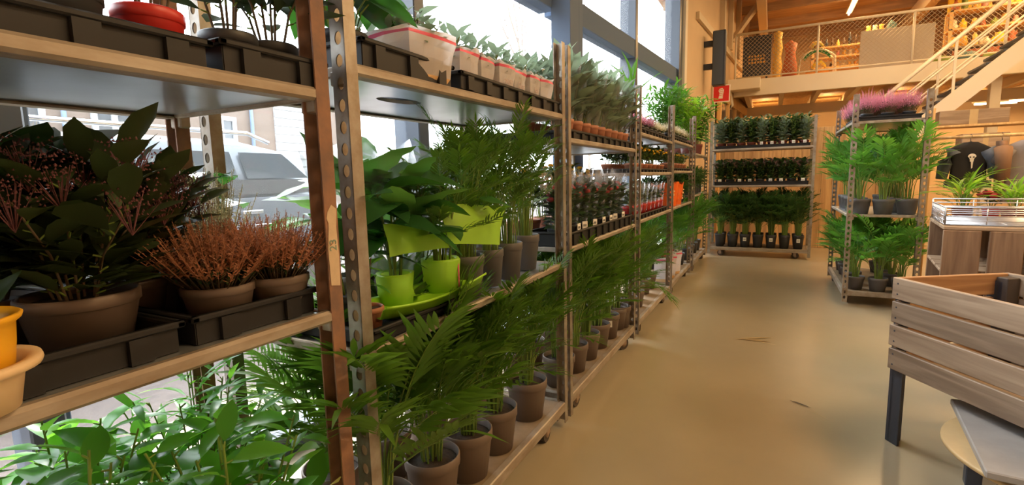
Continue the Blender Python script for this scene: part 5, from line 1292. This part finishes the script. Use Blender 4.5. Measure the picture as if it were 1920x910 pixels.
# ---------------------------------------------------------------- outside
b = MB(); b.box((-60, -40, -.12), (-2.81, 70, -.02), 'gravel'); struct('ground', b)
S9 = 16 / 9.0
def fz(z): return 1.25 + (z - 1.25) * S9
FX = -16.0
t = thing('opposite_building', 'pinkish rendered building with white windows across the yard', 'building', (FX, 0, -.02))
b = MB(); b.box((-6, -14, 0), (0, 16.2, 5.2), 'facade'); ob('wall', b, t)
b = MB(); b.box((-6.3, -14.3, 5.2), (.35, 16.5, 5.45), 'roof_dark'); ob('roof', b, t)
def win(y0, y1, z0, z1):
    w_ = MB(); e = .13
    for a, c in (((0, y0, z0), (.08, y1, z0 + e)), ((0, y0, z1 - e), (.08, y1, z1)), ((0, y0, z0 + e), (.08, y0 + e, z1 - e)), ((0, y1 - e, z0 + e), (.08, y1, z1 - e)), ((0, (y0 + y1) / 2 - .07, z0 + e), (.08, (y0 + y1) / 2 + .07, z1 - e))): w_.box(a, c, 'white_pvc')
    w_.box((0, y0 - .06, z0 - .08), (.16, y1 + .06, z0), 'white_pvc')
    f = ob('window', w_, t)
    for a, c in ((y0 + e, (y0 + y1) / 2 - .07), ((y0 + y1) / 2 + .07, y1 - e)):
        g = MB(); g.box((.01, a, z0 + e), (.03, c, z1 - e), 'pane_dark'); ob('pane', g, f)
for y0 in (-1.0, 1.6, 4.55, 6.95, 9.95): win(y0, y0 + (1.45 if y0 < 5 else 1.05), fz(2.03), fz(2.50))
b = MB(); b.box((0, 12.5, 0), (.02, 14.0, 4.3), 'white_pvc'); lv_ = ob('louvre_door', b, t)
for k in range(14):
    s_ = MB(); s_.box((.02, 12.5, .15 + k * .29), (.08, 14.0, .35 + k * .29), 'white_pvc'); ob('slat', s_, lv_)
for y in (6.35, 11.55):
    b = MB(); b.tube([(.1, y, 0), (.1, y, 5.2)], .06, 'frame_light', 8); ob('downpipe', b, t)
# parked car
t = thing('parked_car', 'silver-blue estate car with roof rails parked outside the window', 'car', (-5.1, 1.75, -.02), 0, None, 1.09)
W2 = .88
def car_slab(secs, m, name, cap=True):
    b = MB(); n = len(secs[0]); vs = [p for s_ in secs for p in s_]; fs = []
    for i in range(len(secs) - 1):
        for k in range(n - 1): fs.append((i * n + k, i * n + k + 1, (i + 1) * n + k + 1, (i + 1) * n + k))
    if cap: fs.append(tuple(range(n))); fs.append(tuple((len(secs) - 1) * n + k for k in range(n))[::-1])
    b.raw(vs, fs, m, True); return ob(name, b, t)
def sect(y, z0, z1, w0, w1): return [(-w0 * .92, y, z0), (-w0, y, z0 + (z1 - z0) * .35), (-w1, y, z1 - .05), (-w1 * .9, y, z1), (w1 * .9, y, z1), (w1, y, z1 - .05), (w0, y, z0 + (z1 - z0) * .35), (w0 * .92, y, z0)]
body = car_slab([sect(-2.35, .35, .72, .70, .66), sect(-2.25, .25, .85, .84, .78), sect(-1.2, .22, 1.00, W2, .85), sect(-.8, .22, 1.07, W2, .86), sect(1.7, .22, 1.10, W2, .86), sect(2.05, .25, 1.05, .86, .82), sect(2.15, .35, .90, .80, .76)], 'car_paint', 'body')
def gs(y, z0, z1, w0, w1): return [(-w0, y, z0), (-w1, y, z1 - .06), (-w1 * .85, y, z1), (w1 * .85, y, z1), (w1, y, z1 - .06), (w0, y, z0)]
car_slab([gs(-1.25, 1.02, 1.03, .80, .78), gs(-.55, 1.05, 1.48, .84, .66), gs(.2, 1.05, 1.545, .84, .68), gs(1.2, 1.06, 1.53, .84, .67), gs(1.75, 1.07, 1.44, .82, .64), gs(2.02, 1.04, 1.08, .80, .78)], 'car_paint', 'cabin')
for s_ in (-1, 1):
    for (ya, yb, yc, yd) in ((-.85, -.45, .28, .28), (.36, .36, 1.05, 1.05), (1.13, 1.13, 1.55, 1.75)):
        b = MB(); q = lambda y, z: (s_ * (.845 - (z - 1.08) * .42 + .006), y, z)
        b.poly([q(ya, 1.21), q(yd, 1.21), q(yc, 1.43), q(yb, 1.43)], 'car_glass'); b.poly([(x - s_ * .004, y, z) for x, y, z in [q(ya, 1.21), q(yd, 1.21), q(yc, 1.43), q(yb, 1.43)]], 'car_glass'); ob('side_window', b, t)
    b = MB(); b.tube([(s_ * .60, -.35, 1.55), (s_ * .60, -.2, 1.60), (s_ * .60, 1.3, 1.60), (s_ * .60, 1.5, 1.53)], .018, 'chrome', 8); ob('roof_rail', b, t)
    b = MB(); b.poly([q(-.95, 1.07), q(1.72, 1.08), q(1.68, 1.20), q(-.80, 1.20)], 'car_trim'); b.poly([(x - s_ * .004, y, z) for x, y, z in [q(-.95, 1.07), q(1.72, 1.08), q(1.68, 1.20), q(-.80, 1.20)]], 'car_trim'); ob('belt_trim', b, t)
    b = MB(); b.bbox((s_ * .882 - .012, -1.2, .80), (s_ * .882 + .006, 1.6, .83), 'chrome', .004); ob('side_strip', b, t)
    for y in (.12, 1.0):
        b = MB(); b.bbox((s_ * .885 - .02, y, .92), (s_ * .885 + .015, y + .18, .95), 'chrome', .006); ob('door_handle', b, t)
    for y in (-1.45, 1.35):
        b = MB(); b.tube([(s_ * .70, y, .32), (s_ * .90, y, .32)], .32, 'tyre', 24, smooth=False); wh = ob('wheel', b, t); b = MB(); b.tube([(s_ * .86, y, .32), (s_ * .91, y, .32)], .20, 'chrome', 16, smooth=False); ob('hub_cap', b, wh)
# bare trees and shrub
def bare_tree(label, x, y, h, seed, r=.12, m='bark', lean=0.0, name='bare_tree', start=.35, depth=4):
    random.seed(seed); t = thing(name, label, 'tree' if name == 'bare_tree' else 'shrub', (x, y, -.02)); b = MB()
    br = MB()
    def grow(bb, p, d, L, rr, dep):
        q = p + d * L * .5 + V((U(-.03, .03), U(-.03, .03), 0)) * L; e = p + d * L
        bb.tube([p, q, e], [rr, rr * .8, rr * .6], m, 5 if rr > .02 else 3, cap=False)
        if dep <= 0: return
        for k in range(3):
            nd = (d + V((U(-.8, .8), U(-.8, .8), U(-.1, .6)))).normalized()
            grow(br, p.lerp(e, U(.5, 1.0)), nd, L * U(.5, .75), rr * .5, dep - 1)
        grow(br, e, (d + V((U(-.2, .2), U(-.2, .2), .2))).normalized(), L * .75, rr * .6, dep - 1)
    grow(b, V((0, 0, 0)), V((lean, 0, 1)).normalized(), h * .42, r, depth)
    ob('trunk', b, t); ob('branches', br, t); return t
bare_tree('bare tree seen through the window left of the grey column', -9.2, 19.5, 9.0, 3, .14)
bare_tree('bare tree seen through the pane right of the grey column', -9.5, 28.5, 10.5, 8, .14)
random.seed(12)
t = thing('bare_shrub', 'leafless straw-coloured shrub before the opposite building', 'shrub', (-12.5, 4.0, -.02)); b = MB()
for k in range(420):
    a = U(0, 6.28); rr = U(.2, 1.5); z = U(1.0, 2.9) * (1 - .2 * rr / 1.5); c = V((rr * math.cos(a), rr * math.sin(a) * 1.3, z))
    b.tube([(c.x * .1, c.y * .1, 0), (c.x * .6, c.y * .6, z * .6), c], [.012, .008, .003], 'twig', 3, cap=False)
o = ob('twigs', b, t); o['kind'] = 'stuff'
